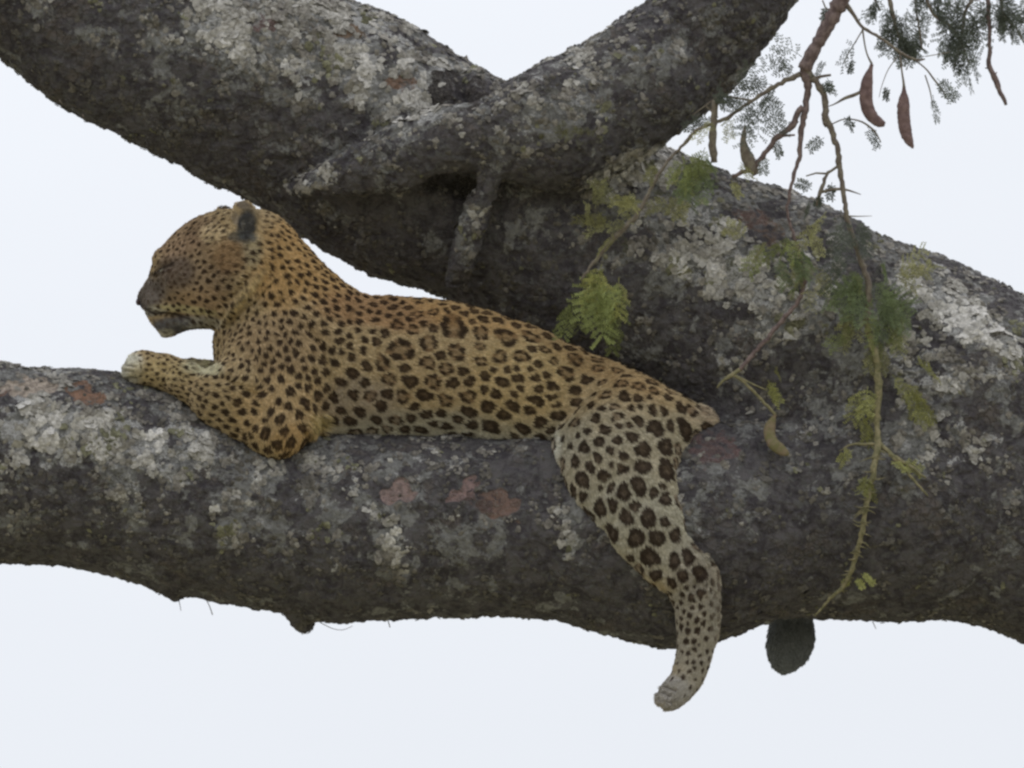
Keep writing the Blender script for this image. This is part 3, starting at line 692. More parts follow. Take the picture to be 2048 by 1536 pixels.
# the face and the cheek, read from the close view of the head
face = [(715,690,22),(780,705,24),(858,722,26),(775,790,26),(870,820,24),(918,780,22),(850,630,20),(735,610,22),(660,630,20),(600,600,20),(555,580,16),(700,560,16),(820,880,30),(720,908,24),(690,960,20),(745,1050,26),(800,985,20),
 (880,1050,24),(900,945,30),(960,880,26),(560,870,22),(515,790,18),(630,760,24),(680,830,20),(560,700,18),(470,950,22),(970,1055,24),(1020,1020,26),(1000,770,28),(445,570,26),(555,500,16),(680,370,18),(855,300,22),(820,350,16),
 (770,325,14),(610,470,14),(650,430,14),(720,440,14),(600,860,14),(650,900,14),(940,700,18),(900,640,16),(540,960,14),(590,1030,14),(640,1010,14),(800,1120,16),(860,1150,14),(800,1230,16),(890,1280,14)]
seeds = [(780+x/2.844, 560+y/2.844, max(4.6, r/2.844*(.92 if k else 1.08)), k) for x, y, r, k in ros]+[(1050+x/2.195, 760+y/2.195, r/2.195*1.06, 0) for x, y, r in low]+[(240+x/4.8, 380+y/4.8, r/4.8*.9, 0) for x, y, r in face]
front = np.where(N[:, 2] < -.05)[0]
kd = kdtree.KDTree(len(front))
for i, v in enumerate(front): kd.insert((P2[v, 0], P2[v, 1], 0), i)
kd.balance()
cen, rad, typ = [], [], []
kept = []
for (x, y, r, k) in seeds:
    if any((x-a)**2+(y-b)**2 < (.55*(r+c_))**2 and (x-a)**2+(y-b)**2 < 170 for a, b, c_ in kept): continue
    kept.append((x, y, r))
    c = kd.find_range((x, y, 0), 5.0)
    if not c: continue
    best = min(c, key=lambda q: V[front[q[1]], 2]); cen.append(front[best[1]]); rad.append(r); typ.append(k)
# elsewhere the spots follow the animal: radius and spacing by region
reg = np.array([(300,580,4.0,11),(340,500,3.6,11),(380,450,4.0,12),(440,560,5.0,14),(540,440,5.2,14),(600,500,6.2,15.5),(560,560,5.8,15),(520,640,5.4,14),(480,680,4.8,13),(440,700,4.4,12),(500,740,6.2,15),(640,620,7.0,17),(600,700,7.4,17.5),(720,610,7.5,18),
 (720,680,8.0,19),(760,620,9,21),(790,600,9,22),(700,780,12.5,28),(660,800,10.5,24),(740,840,13.5,29),(780,720,15,35),(560,780,9.0,20),(600,830,11,24),(570,890,12.5,25),(480,820,8.6,18.5),(430,790,6.6,15),(380,760,5.0,12),(330,730,4.2,10.5),(290,720,4.0,10.5),(270,740,2.4,11),
 (450,860,6.5,15),(1000,760,13,36),(1300,900,15,34),(1300,1050,18,38),(1340,1120,15,32),(1250,1040,17,36),(1400,1200,6,15),(1360,1350,4,16),(1340,1400,1.5,14),(1580,1200,8,22),(1580,1300,5,16),(900,880,12,30)])
def rr(x, y):
    w = 1/((reg[:, 0]-x)**2+(reg[:, 1]-y)**2+120)**1.7; w /= w.sum(); return float(w@reg[:, 2]), float(w@reg[:, 3])
cell = {}
def put(i, s_):
    cell.setdefault(tuple((V[i]//40).astype(int)), []).append((V[i], s_))
for i, r in zip(cen, rad): put(i, r*2.0)
cand = rng.permutation(nL)[:60000]
for i in cand:
    x, y = P2[i]
    r, sp = rr(x, y); sp *= .93; r *= .96
    if x < 480 and y < 690 and y > 430 and N[i, 2] < -.1: sp *= 1.0
    kx, ky, kz = (V[i]//40).astype(int); ok = True
    for a in (-1, 0, 1):
        for b in (-1, 0, 1):
            for c in (-1, 0, 1):
                for (q, s_) in cell.get((kx+a, ky+b, kz+c), ()):
                    dq = V[i]-q
                    if dq@dq < ((sp+s_)*.5)**2 if s_ != sp else dq@dq < sp*sp: ok = False; break
                if not ok: break
            if not ok: break
        if not ok: break
    if ok:
        cen.append(i); rad.append(r*rng.uniform(.82, 1.18)); typ.append(1 if r > 12 and rng.random() < .75 else 0); put(i, sp)
cen = np.array(cen); rad = np.array(rad); typ = np.array(typ)
print('spots', len(cen), round(time.time()-T0, 1))
W = V+2.4*np.stack([noise(V, 11, 91), noise(V, 11, 92), noise(V, 11, 93)], 1)+1.0*np.stack([noise(V, 4, 94), noise(V, 4, 95), noise(V, 4, 96)], 1)
# direction of the hair, nose to tail and down the limbs
hd = np.array([(280,600,1,-.2),(330,520,.5,-.9),(380,470,.9,-.5),(450,560,1,.1),(520,440,.9,.3),(600,500,.75,.66),(520,600,.2,1),(450,700,.05,1),(560,700,.3,1),(560,860,-.1,1),(480,820,-.8,-.4),(380,770,-.9,-.3),(290,730,-1,-.1),
 (700,700,.9,.4),(900,740,1,.25),(900,880,.9,.4),(1100,800,.95,.35),(1250,800,.85,.5),(1250,950,.3,.95),(1300,1060,.4,.9),(1400,1150,.1,1),(1390,1280,-.1,1),(1340,1390,-.6,.8),(1400,830,1,.2),(1580,1280,0,1),(630,840,.8,.6)], float)
def hairdir(P):
    d2 = (P[:, 0:1]-hd[None, :, 0])**2+(P[:, 1:2]-hd[None, :, 1])**2+400; w = 1/d2**1.5; w /= w.sum(1, keepdims=True)
    return np.stack([w@hd[:, 2], w@hd[:, 3], np.zeros(len(P))], 1)
HD = hairdir(P2); HD -= N*(HD*N).sum(1, keepdims=True); HD /= np.linalg.norm(HD, axis=1, keepdims=True)+1e-6
kd = kdtree.KDTree(len(cen))
for j, i in enumerate(cen): kd.insert(V[i], j)
kd.balance()
dark = np.zeros(nL); brown = np.zeros(nL)
pha = rng.uniform(0, 6.28, (len(cen), 3)); elong = rng.uniform(1.0, 1.22, len(cen)); gaps = rng.integers(2, 5, len(cen))
KN = 5
J = np.empty((nL, KN), int)
for i in range(nL): J[i] = [f[1] for f in kd.find_n(W[i], KN)]
RH = np.empty((nL, KN)); ANG = np.empty((nL, KN))
for q in range(KN):
    j = J[:, q]; ci = cen[j]; dv = W-V[ci]; n = N[ci]; u = HD[ci]; v = np.cross(n, u)
    a = (dv*u).sum(1)/elong[j]; b = (dv*v).sum(1)*elong[j]**.5; w = (dv*n).sum(1)*.6
    ANG[:, q] = np.arctan2(b, a); RH[:, q] = np.sqrt(a*a+b*b+w*w)/(rad[j]*1.05)
o = np.argsort(RH, 1); ar_ = np.arange(nL); q0 = o[:, 0]; q1 = o[:, 1]
j = J[ar_, q0]; rho = RH[ar_, q0]; ang = ANG[ar_, q0]
bord = (RH[ar_, q1]-rho)*rad[j]*.55                      # millimetres of pale net between neighbouring spots
edge = 1+.10*np.sin(2*ang+pha[j, 0])+.09*np.sin(3*ang+pha[j, 1])
px_ = 1.3/np.maximum(rad[j], 3)
m = (1-sstep(1-px_, 1+px_, rho/edge))*sstep(.8, 3.0, bord-.10*np.minimum(rad[j], 12))
ring = (typ[j] == 1); gp = np.sin(gaps[j]*ang+pha[j, 2])*.5+.5
inner = 1-sstep(.34, .56, rho/edge+.12*noise(V, 7, 98))
gapm = sstep(.74, .92, gp)*sstep(.3, .5, rho)
solid = np.clip(1.0-(rad[j] > 9)*.30*(1-sstep(.1, .6, rho+noise(V, 8, 99)*.35)), 0, 1)
dark = np.where(ring, m*(1-.85*inner)*(1-.85*gapm), m*solid); brown = m*np.where(ring, .55+.35*(1-inner), .9)
paleface = np.zeros(nL)
fade = np.ones(nL)
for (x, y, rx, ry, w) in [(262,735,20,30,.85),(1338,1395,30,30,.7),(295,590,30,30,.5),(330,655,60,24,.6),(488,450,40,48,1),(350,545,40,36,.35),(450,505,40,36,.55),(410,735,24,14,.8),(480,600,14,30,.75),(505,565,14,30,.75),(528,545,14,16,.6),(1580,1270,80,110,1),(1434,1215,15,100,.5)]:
    dd = np.hypot((P2[:, 0]-x)/rx, (P2[:, 1]-y)/ry); fade *= 1-w*(1-sstep(.6, 1.2, dd))
dark *= fade; brown *= fade
coat = coat*(1-brown[:, None]*.62)+BRN*brown[:, None]*.62
coat = coat*(1-dark[:, None]*.9)+DKB*dark[:, None]*.9
# marks of the head: black back of the ear, lip line, nose edge, eye rim, streaks on the throat, shade painted under the jaw
def mark(x, y, rx, ry, col, w, ang=0, zr=None):
    lay(x, y, rx, ry, col, w, ang, z=zr)
EB = srgb(72,70,68)
mark(491, 452, 23, 46, EB, 1, 8, (-90, 70)); mark(484, 410, 12, 9, srgb(120,110,98), .8, 0, (-80, 60)); mark(470, 436, 9, 18, srgb(160,146,128), .8, 0, (-90, 50)); mark(484, 452, 3, 16, srgb(128,122,112), .6, 14, (-90, 60)); mark(500, 440, 3, 12, srgb(110,104,98), .5, 0, (-90, 60)); mark(503, 475, 7, 12, srgb(120,118,112), .6, 0, (-90, 60)); mark(470, 474, 22, 12, srgb(84,84,80), .7, -10, (-90, 60))
mark(446, 416, 12, 7, srgb(80,72,68), .8, 0, (60, 60))
def lmark(pts, w, col, f):
    global coat
    s0 = np.clip(stroke(pts, w, 1.0, V, N, fade=False), 0, 1)*f; coat = coat*(1-s0[:, None])+col*s0[:, None]
lmark([(292,617),(300,624),(312,628),(330,626),(350,630),(378,637)], 3.4, DKB, .95)
lmark([(308,552),(314,545),(322,538),(332,533),(345,528)], 3.6, DKB, .95); lmark([(316,550),(326,546),(336,540)], 2.2, DKB, .7); lmark([(319,552),(314,570),(312,585)], 2.5, srgb(80,70,60), .5)
lmark([(350,640),(372,645),(352,655)], 6, srgb(70,70,82), .5); lmark([(488,588),(470,606)], 2.6, DKB, .7); lmark([(462,615),(446,645)], 2.6, srgb(70,55,38), .7); lmark([(330,636),(350,641)], 2.0, srgb(80,78,78), .6)
lmark([(277,600),(282,611)], 4, srgb(48,44,48), .9)
for (a, b) in TOES: lmark([a, b], 2.2, srgb(96,84,72), .6)  # groove shade between the toes, painted as dark lines
coat = np.clip(coat*np.array([1.12, 1.14, 1.18]), .01, .8)
lo = toworld([pc(900, 880, 0)])[0]
leo = empty('leopard', tuple(lo), 'spotted leopard resting along the lichen-covered limb with one hind leg hanging down', 'leopard')
mesh_obj('body', V, Q, M_coat, leo, attrs={'coat': ('FLOAT_COLOR', coat)})
def ball_mesh(name, c, rx, ry, rz, m, parent, seg=20, ang=0):
    vs_, fs = [], []; ca, sa = math.cos(ang), math.sin(ang)
    for i in range(seg//2+1):
        th = math.pi*i/(seg//2)
        for k in range(seg):
            ph = 2*math.pi*k/seg; x, y, z = rx*math.sin(th)*math.cos(ph), ry*math.cos(th), rz*math.sin(th)*math.sin(ph)
            vs_.append((c[0]+x*ca-y*sa, c[1]+x*sa+y*ca, c[2]+z))
    for i in range(seg//2):
        for k in range(seg): fs.append((i*seg+k, (i+1)*seg+k, (i+1)*seg+(k+1) % seg, i*seg+(k+1) % seg))
    return mesh_obj(name, vs_, fs, m, parent)
def surf(x, y, dz=0):
    i = front[np.argmin((P2[front, 0]-x)**2+(P2[front, 1]-y)**2)]; return V[i]+np.array([0, 0, dz])
e = surf(323, 541, 3.0); ball_mesh('eye', e, 6.5, 4.0, 4.0, M_eye, leo, ang=-.5)
e = surf(279, 602, 8); ball_mesh('nose', e, 6.5, 8.5, 13, M_nose, leo, ang=.3)
# -- fur, rooted all over the body and coloured like the coat beneath it
tri = V[Q]; ar = np.linalg.norm(np.cross(tri[:, 2]-tri[:, 0], tri[:, 3]-tri[:, 1]), axis=1)
fc = tri.mean(1); fn = N[Q].mean(1); vis = np.where(fn[:, 2] < .25, 1.0, .18)*ar
vis /= vis.sum(); NH = 230000
fi = rng.choice(len(Q), NH, p=vis); b1 = rng.random((NH, 2)); q4 = Q[fi]
wts = np.stack([(1-b1[:, 0])*(1-b1[:, 1]), b1[:, 0]*(1-b1[:, 1]), b1[:, 0]*b1[:, 1], (1-b1[:, 0])*b1[:, 1]], 1)
root = (V[q4]*wts[..., None]).sum(1); hn = (N[q4]*wts[..., None]).sum(1); hn /= np.linalg.norm(hn, axis=1, keepdims=True); hc = (coat[q4]*wts[..., None]).sum(1); hdv = (HD[q4]*wts[..., None]).sum(1)
rp = (root[:, :2]-[1024, 768])/(1+root[:, 2]/DIST)[:, None]+[1024, 768]
ln = np.full(NH, 8.5)+rng.normal(0, 1.2, NH)
def lens(x, y, rx, ry, L):
    global ln
    f = 1-sstep(.6, 1.1, np.hypot((rp[:, 0]-x)/rx, (rp[:, 1]-y)/ry)); ln = ln*(1-f)+L*f*rng.uniform(.6, 1.2, NH)
lens(340, 560, 90, 130, 3.6); lens(300, 730, 70, 50, 4.5); lens(1380, 1300, 70, 140, 4.8); lens(900, 885, 300, 26, 13); lens(632, 845, 30, 24, 26); lens(1412, 828, 30, 24, 15); lens(1580, 1290, 60, 80, 10); lens(1408, 1112, 22, 20, 15); lens(590, 900, 40, 24, 12)
lens(488, 440, 36, 42, 6); lens(440, 700, 14, 40, 9); lens(1385, 1080, 16, 22, 14); lens(425, 735, 20, 12, 12); lens(1104, 890, 10, 22, 8); lens(420, 650, 40, 12, 7)
def hcolor(x, y, rx, ry, c_, w):
    global hc
    f = ((1-sstep(.6, 1.1, np.hypot((rp[:, 0]-x)/rx, (rp[:, 1]-y)/ry)))*w*(rng.random(NH) < .8))[:, None]; hc = hc*(1-f)+c_*f
hcolor(634, 842, 26, 20, srgb(205,185,130), .8); hcolor(1414, 826, 22, 20, srgb(200,182,160), .7); hcolor(1410, 1112, 16, 12, srgb(170,165,150), .6); hcolor(900, 884, 260, 9, srgb(165,158,125), .5)
clump = np.stack([noise(root, 9, 101), noise(root, 9, 102), noise(root, 9, 103)], 1)
dr = hdv+hn*.5+clump*.38+rng.normal(0, .12, (NH, 3)); dr /= np.linalg.norm(dr, axis=1, keepdims=True)
dr2 = hdv+hn*.12+clump*.3; dr2 /= np.linalg.norm(dr2, axis=1, keepdims=True)
long_ = ln > 16; dr[long_] += clump[long_]*.9; dr /= np.linalg.norm(dr, axis=1, keepdims=True)
pts = np.stack([root-hn*.5, root+dr*(ln*.5)[:, None], root+dr*(ln*.5)[:, None]+dr2*(ln*.5)[:, None]], 1)
cu = bpy.data.hair_curves.new('fur'); cu.add_curves([3]*NH)
wp = toworld(pts.reshape(-1, 3))-lo[None]
cu.attributes['position'].data.foreach_set('vector', wp.astype(np.float32).ravel()) if 'position' in cu.attributes else None
ra = cu.attributes.new('radius', 'FLOAT', 'POINT') if 'radius' not in cu.attributes else cu.attributes['radius']
ra.data.foreach_set('value', np.tile(np.array([.75, .6, .12])*S, NH).astype(np.float32))
hcol = np.ones((NH*3, 4), np.float32); hcol[:, :3] = np.repeat(np.clip(hc*rng.uniform(.8, 1.2, (NH, 1)), .01, .8), 3, 0)
ca_ = cu.attributes.new('coat', 'FLOAT_COLOR', 'POINT'); ca_.data.foreach_set('color', hcol.ravel())
cu.materials.append(M_fur)
fo = bpy.data.objects.new('fur', cu); COL.objects.link(fo); fo.parent = leo; fo['kind'] = 'stuff'

# ---------------------------------------------------------------- thorny branch with pods, hanging in front of the limbs
class Tubes:
    def __init__(s): s.v, s.f = [], []
    def add(s, pts, sides=7, wob=0.0, seed=0):
        """pts: (x, y, z, radius)"""
        r = np.random.default_rng(seed); P = []
        pts = np.array(pts, float)
        for a, b in zip(pts[:-1], pts[1:]):
            m = max(1, int(np.linalg.norm(b[:3]-a[:3])/7))
            for k in range(m): P.append(a+(b-a)*k/m)
        P.append(pts[-1]); P = np.array(P); n = len(P)
        if n > 5:
            for _ in range(2): P[1:-1] = .5*P[1:-1]+.25*(P[:-2]+P[2:])
        if wob:
            P[1:-1, :3] += r.normal(0, wob, (n-2, 3)); P[1:-1, 3] *= r.uniform(.85, 1.22, n-2)
        base = len(s.v)
        for i in range(n):
            t = P[min(i+1, n-1), :3]-P[max(i-1, 0), :3]; t = t/(np.linalg.norm(t)+1e-9)
            ref = np.array([0, 0, 1.0]) if abs(t[2]) < .9 else np.array([1.0, 0, 0]); a = np.cross(t, ref); a /= np.linalg.norm(a); b = np.cross(t, a)
            for k in range(sides):
                an = 2*math.pi*k/sides; s.v.append(P[i, :3]+max(P[i, 3], .35)*(math.cos(an)*a+math.sin(an)*b))
        for i in range(n-1):
            for k in range(sides): s.f.append((base+i*sides+k, base+(i+1)*sides+k, base+(i+1)*sides+(k+1) % sides, base+i*sides+(k+1) % sides))
        s.f.append(tuple(base+k for k in range(sides))); s.f.append(tuple(base+(n-1)*sides+k for k in range(sides))[::-1])
        return P
    def obj(s, name, m, parent, label=None): return mesh_obj(name, s.v, s.f, m, parent, label=label)
def zat(x, y, gap=14, base=-120):
    return min(base, bark_z(x, y, 2)-gap)
def path(ps, base=-120, gap=14):
    """control points (x, y, width) laid on a smooth run of depths just in front of the bark"""
    zz = np.array([zat(x, y, gap, base) for x, y, w in ps])
    for _ in range(2):
        z2 = zz.copy(); z2[1:-1] = np.minimum(zz[1:-1], .25*zz[:-2]+.5*zz[1:-1]+.25*zz[2:]); zz = z2
    o = []
    for (x, y, w), z in zip(ps, zz):
        X, Y, Z = pc(x, y, z); o.append((X, Y, Z, w/2*(1+z/DIST)))
    return o
br = empty('hanging_branch', tuple(toworld([pc(1682, 0, -120)])[0]), 'reddish thorny acacia branch with feathery leaves hanging in front of the right-hand limb', 'branch')
T = Tubes(); T.add(path([(1700,-230,44),(1694,-90,40),(1682,0,34),(1668,28,30),(1651,58,25),(1634,90,25),(1618,118,30),(1608,140,27)]), 12, .35, 1)
T.add(path([(1608,130,24),(1617,172,15),(1613,205,13),(1604,256,12),(1599,292,10),(1602,312,10),(1590,340,8),(1580,384,6),(1572,420,5),(1590,480,6),(1612,550,7),(1600,600,8),(1572,632,9),(1520,693,9),(1480,740,8)]), 8, .9, 2)
T.obj('stem', M_stem, br)
T = Tubes(); T.add(path([(1608,140,16),(1636,168,13),(1651,197,13),(1652,237,13),(1663,256,12),(1676,299,11),(1678,329,11),(1683,358,10),(1689,402,9),(1694,440,10),(1715,500,10),(1738,570,11),(1735,640,12)]), 8, .9, 3)
T.add(path([(1652,245,9),(1646,240,12),(1655,252,11)]), 6); T.obj('twig', M_mid, br)
T = Tubes(); T.add(path([(1732,636,10),(1740,680,13),(1754,719,14),(1757,781,13),(1754,844,12),(1757,885,13),(1746,943,11),(1733,1010,10),(1723,1068,10),(1710,1120,9),(1692,1167,9),(1660,1198,6),(1629,1231,3)], gap=22), 8, 1.1, 4)
T.add(path([(1757,885,9),(1782,908,9),(1806,925,8),(1832,940,7),(1852,956,4)], gap=24), 6, .8, 5); T.add(path([(1782,910,6),(1820,950,6),(1856,992,3)], gap=24), 6, .8, 6)
T.add(path([(1755,888,6),(1730,888,6),(1706,888,5),(1678,902,2)], gap=24), 6, .8, 7)
rt = np.random.default_rng(5)
for k in range(46):
    t = rt.uniform(0, 1); y = 900+t*300; x = np.interp(y, [885,943,1010,1068,1120,1167,1200], [1757,1746,1733,1723,1710,1692,1660]); sgn = rt.choice([-1, 1]); L_ = rt.uniform(12, 34)*(1.0-.5*t)
    T.add(path([(x, y, 3.6), (x+sgn*L_*.5, y+L_*.1, 2.8), (x+sgn*L_, y+L_*rt.uniform(-.2, .6), .8)], gap=26), 5)
T.obj('twig', M_pale, br, 'pale green-brown thorny twig dangling over the limb')
T = Tubes()
T.add(path([(1606,215,14),(1599,222,13),(1581,256,12),(1548,281,11),(1526,314,10),(1505,336,10),(1464,352,8)]), 8, 1.0, 8)
T.add(path([(1596,246,6),(1588,238,6)]), 6); T.add(path([(1560,272,6),(1590,270,4)]), 6); T.obj('twig', M_stem, br)
T = Tubes(); T.add(path([(1600,148,12),(1556,168,9),(1505,201,8),(1453,237,8),(1391,259,7),(1356,300,6),(1318,345,7),(1290,400,8),(1268,440,9),(1238,464,12),(1224,480,12),(1205,502,10),(1188,525,7),(1162,560,4)], gap=22), 7, .9, 9)
T.add(path([(1505,201,5),(1440,190,4),(1385,230,2)]), 5); T.add(path([(1391,259,5),(1375,285,5),(1348,305,2)]), 5); T.obj('twig', M_mid, br)
T = Tubes(); T.add(path([(1690,6,11),(1708,30,7),(1725,57,7),(1744,66,6),(1768,80,6),(1800,106,6),(1833,122,5),(1850,118,3)]), 6, .5, 10)
T.add(path([(1725,58,4),(1728,80,3.2),(1731,99,3.2),(1736,115,3.2),(1744,128,5)]), 6); T.add(path([(1800,106,4),(1804,146,3.4),(1808,168,5),(1808,176,6)]), 6)
T.add(path([(1725,60,3),(1710,85,2.5),(1698,104,2.5),(1686,128,2)]), 5); T.add(path([(1795,112,2.5),(1775,140,2),(1762,175,1.5),(1758,195,1.2)]), 5); T.add(path([(1833,122,3),(1855,140,3.5),(1868,160,4.5),(1882,175,4),(1895,200,2)]), 5); T.add(path([(1850,150,3),(1860,180,3),(1866,215,2)]), 5)
T.add(path([(1850,113,2),(1880,108,2),(1900,104,1.5)]), 5); T.obj('twig', M_mid, br)
for grp in ([([(1430,200,12),(1427,250,14),(1424,290,15),(1428,325,14)], 7, .6), ([(1436,235,4),(1410,210,3)], 5, 0)],
    [([(1678,331,6),(1654,345,6),(1645,372,8),(1638,392,9),(1634,412,6)], 6, .6), ([(1652,347,5),(1632,346,4),(1612,352,3)], 5, 0), ([(1640,385,6),(1665,378,7),(1690,378,5),(1722,389,1.5)], 6, 0)],
    [([(1692,432,4),(1715,433,2.5),(1744,432,1)], 5, 0)], [([(1656,252,3),(1690,236,3),(1702,238,3),(1725,243,4),(1750,262,5),(1762,285,2)], 5, 0)],
    [([(1648,215,2),(1668,210,2),(1690,195,7),(1712,190,8),(1722,183,6)], 6, 0)], [([(1616,160,8),(1640,153,6),(1662,150,5)], 6, 0)], [([(1672,20,5),(1652,18,4),(1645,0,3)], 5, 0)]):
    T = Tubes()
    for ps, sd_, wb in grp: T.add(path(ps), sd_, wb, 12)
    T.obj('twig', M_mid, br)
T = Tubes(); T.add(path([(1482,738,9),(1465,750,8),(1448,757,6),(1434,776,3)], gap=24), 6, .5, 13); T.add(path([(1466,750,6),(1490,764,6),(1508,783,6),(1530,807,5),(1551,829,6)], gap=24), 6, .5, 14); T.add(path([(1470,750,4),(1504,768,4),(1535,781,3)], gap=24), 5)
T.obj('twig', M_pale, br, 'short forked twig carrying a small curled pod over the dark bark')
def pod(ps, m, label, flat=.55, gap=14, seed=0):
    """a flattened curved seed pod with a seam edge and swellings over the seeds"""
    r = np.random.default_rng(seed); P = np.array(path(ps, gap=gap)); Q_ = []
    for a, b in zip(P[:-1], P[1:]):
        for k in range(5): Q_.append(a+(b-a)*k/5)
    Q_.append(P[-1]); Q_ = np.array(Q_); n = len(Q_)
    for _ in range(3): Q_[1:-1] = .5*Q_[1:-1]+.25*(Q_[:-2]+Q_[2:])
    K = 14; vs_, fs = [], []
    for i in range(n):
        t = Q_[min(i+1, n-1), :3]-Q_[max(i-1, 0), :3]; t /= np.linalg.norm(t)+1e-9; a = np.cross(t, [0, 0, 1.0]); a /= np.linalg.norm(a); b = np.cross(t, a)
        bulge = 1+.10*math.sin(i*1.25)
        for k in range(K):
            an = 2*math.pi*k/K; rr_ = Q_[i, 3]*(1+.06*r.normal()*.5); ca_, sa_ = math.cos(an), math.sin(an)
            vs_.append(Q_[i, :3]+rr_*(np.sign(ca_)*abs(ca_)**.85*a)+rr_*flat*bulge*sa_*b)
    for i in range(n-1):
        for k in range(K): fs.append((i*K+k, (i+1)*K+k, (i+1)*K+(k+1) % K, i*K+(k+1) % K))
    fs.append(tuple(range(K))); fs.append(tuple((n-1)*K+k for k in range(K))[::-1])
    return mesh_obj('seed_pod', vs_, fs, m, br, label=label)
pod([(1744,128,7),(1741,138,9),(1738,148,16),(1734,164,24),(1732,185,26),(1732,205,27),(1738,225,26),(1748,238,23),(1760,246,20),(1770,249,9)], M_pod, 'bent reddish-brown dry pod', seed=1)
pod([(1808,172,6),(1808,184,9),(1808,194,19),(1807,208,25),(1807,230,26),(1809,252,26),(1813,270,23),(1819,284,17),(1824,292,9),(1826,297,3)], M_pod, 'straight reddish-brown dry pod', seed=2)
pod([(1551,829,5),(1546,838,12),(1541,850,22),(1538,865,24),(1541,878,22),(1549,890,24),(1561,899,23),(1572,906,15),(1578,909,6)], M_podg, 'small curled green and brown pod', gap=26, seed=3)
pod([(1490,250,4),(1489,262,7),(1486,280,12),(1489,300,20),(1496,318,27),(1505,336,24),(1512,350,12)], M_mid, 'dark shrivelled pod against the sky', seed=4)

# -- feathery leaves: rachis, paired side stalks and rows of tiny leaflets, too many to count
class Leaves:
    def __init__(s, seed): s.v, s.q, s.c = [], [], []; s.r = np.random.default_rng(seed)
    def leaflet(s, p, d, n, L, W_, col):
        w = np.cross(n, d); w /= np.linalg.norm(w)+1e-9; b = len(s.v)
        s.v += [p, p+d*L*.5+w*W_, p+d*L, p+d*L*.5-w*W_]; s.q.append((b, b+1, b+2, b+3)); s.c += [col]*4
    def stalk(s, p, q, w, col):
        d = q-p; n = np.array([0, 0, -1.0]); t = np.cross(d, n); t /= np.linalg.norm(t)+1e-9; b = len(s.v)
        s.v += [p-t*w, p+t*w, q+t*w*.6, q-t*w*.6]; s.q.append((b, b+1, b+2, b+3)); s.c += [col]*4
    def leaf(s, p, d, L, n_p=5, pl=.45, ll=5.0, col=(.1, .12, .04), droop=.25, dens=1.0):
        r = s.r; p = np.array(p, float); d = np.array(d, float); d /= np.linalg.norm(d)
        side = np.cross(d, r.normal(size=3)); side /= np.linalg.norm(side); n = np.cross(d, side)
        if abs(n[2]) < .35: side, n = n, side
        col = np.array(col)
        step = L/(n_p+1); q = p.copy()
        for k in range(n_p+1):
            d = d+np.array([0, droop*.35, 0]); d /= np.linalg.norm(d); q2 = q+d*step; s.stalk(q, q2, .8, col*.9); q = q2
            for sg in (-1, 1):
                pd = side*sg*.85+d*.6+r.normal(0, .12, 3)+np.array([0, droop*.5, 0]); pd /= np.linalg.norm(pd); PL = L*pl*r.uniform(.7, 1.1); e = q+pd*PL
                s.stalk(q, e, .5, col*.8); m = max(3, int(PL/2.6*dens)); cj = col*r.uniform(.75, 1.25)
                nn = np.cross(pd, side)+n; nn /= np.linalg.norm(nn)+1e-9; ls = np.cross(nn, pd)
                for i in range(1, m+1):
                    c = q+pd*PL*i/m
                    for s2 in (-1, 1):
                        ld = ls*s2*.9+pd*.5+r.normal(0, .15, 3); ld /= np.linalg.norm(ld)
                        s.leaflet(c, ld, nn, ll*r.uniform(.7, 1.15), 1.6, cj*r.uniform(.85, 1.15))
    def obj(s, name, parent, label=None):
        v = np.array(s.v); return mesh_obj(name, v, np.array(s.q), M_leaf, parent, smooth=False, kind='stuff', label=label, attrs={'tone': ('FLOAT_COLOR', np.array(s.c))})
GRN = srgb(150,158,98); OLV = srgb(164,162,112); GRY = srgb(112,118,104)*.7; YEL = srgb(176,176,108); DGR = srgb(118,130,92)  # GRY is darkened: backlit silhouette put into the leaf colour
LV = Leaves(3)
def spray(x, y, dx, dy, L, n, col, jit=10, n_p=5, pl=.42, gap=20, dens=1.0, ll=5.0, base=-120):
    for k in range(n):
        xx, yy = x+LV.r.normal(0, jit), y+LV.r.normal(0, jit*.7); z = zat(xx, yy, gap+LV.r.uniform(0, 14), base); X, Y, Z = pc(xx, yy, z)
        d = np.array([dx, dy, LV.r.normal(0, .25)-.1])+LV.r.normal(0, .32, 3); LV.leaf((X, Y, Z), d, L*LV.r.uniform(.7, 1.2), n_p, pl, ll, col*LV.r.uniform(.8, 1.2), dens=dens)
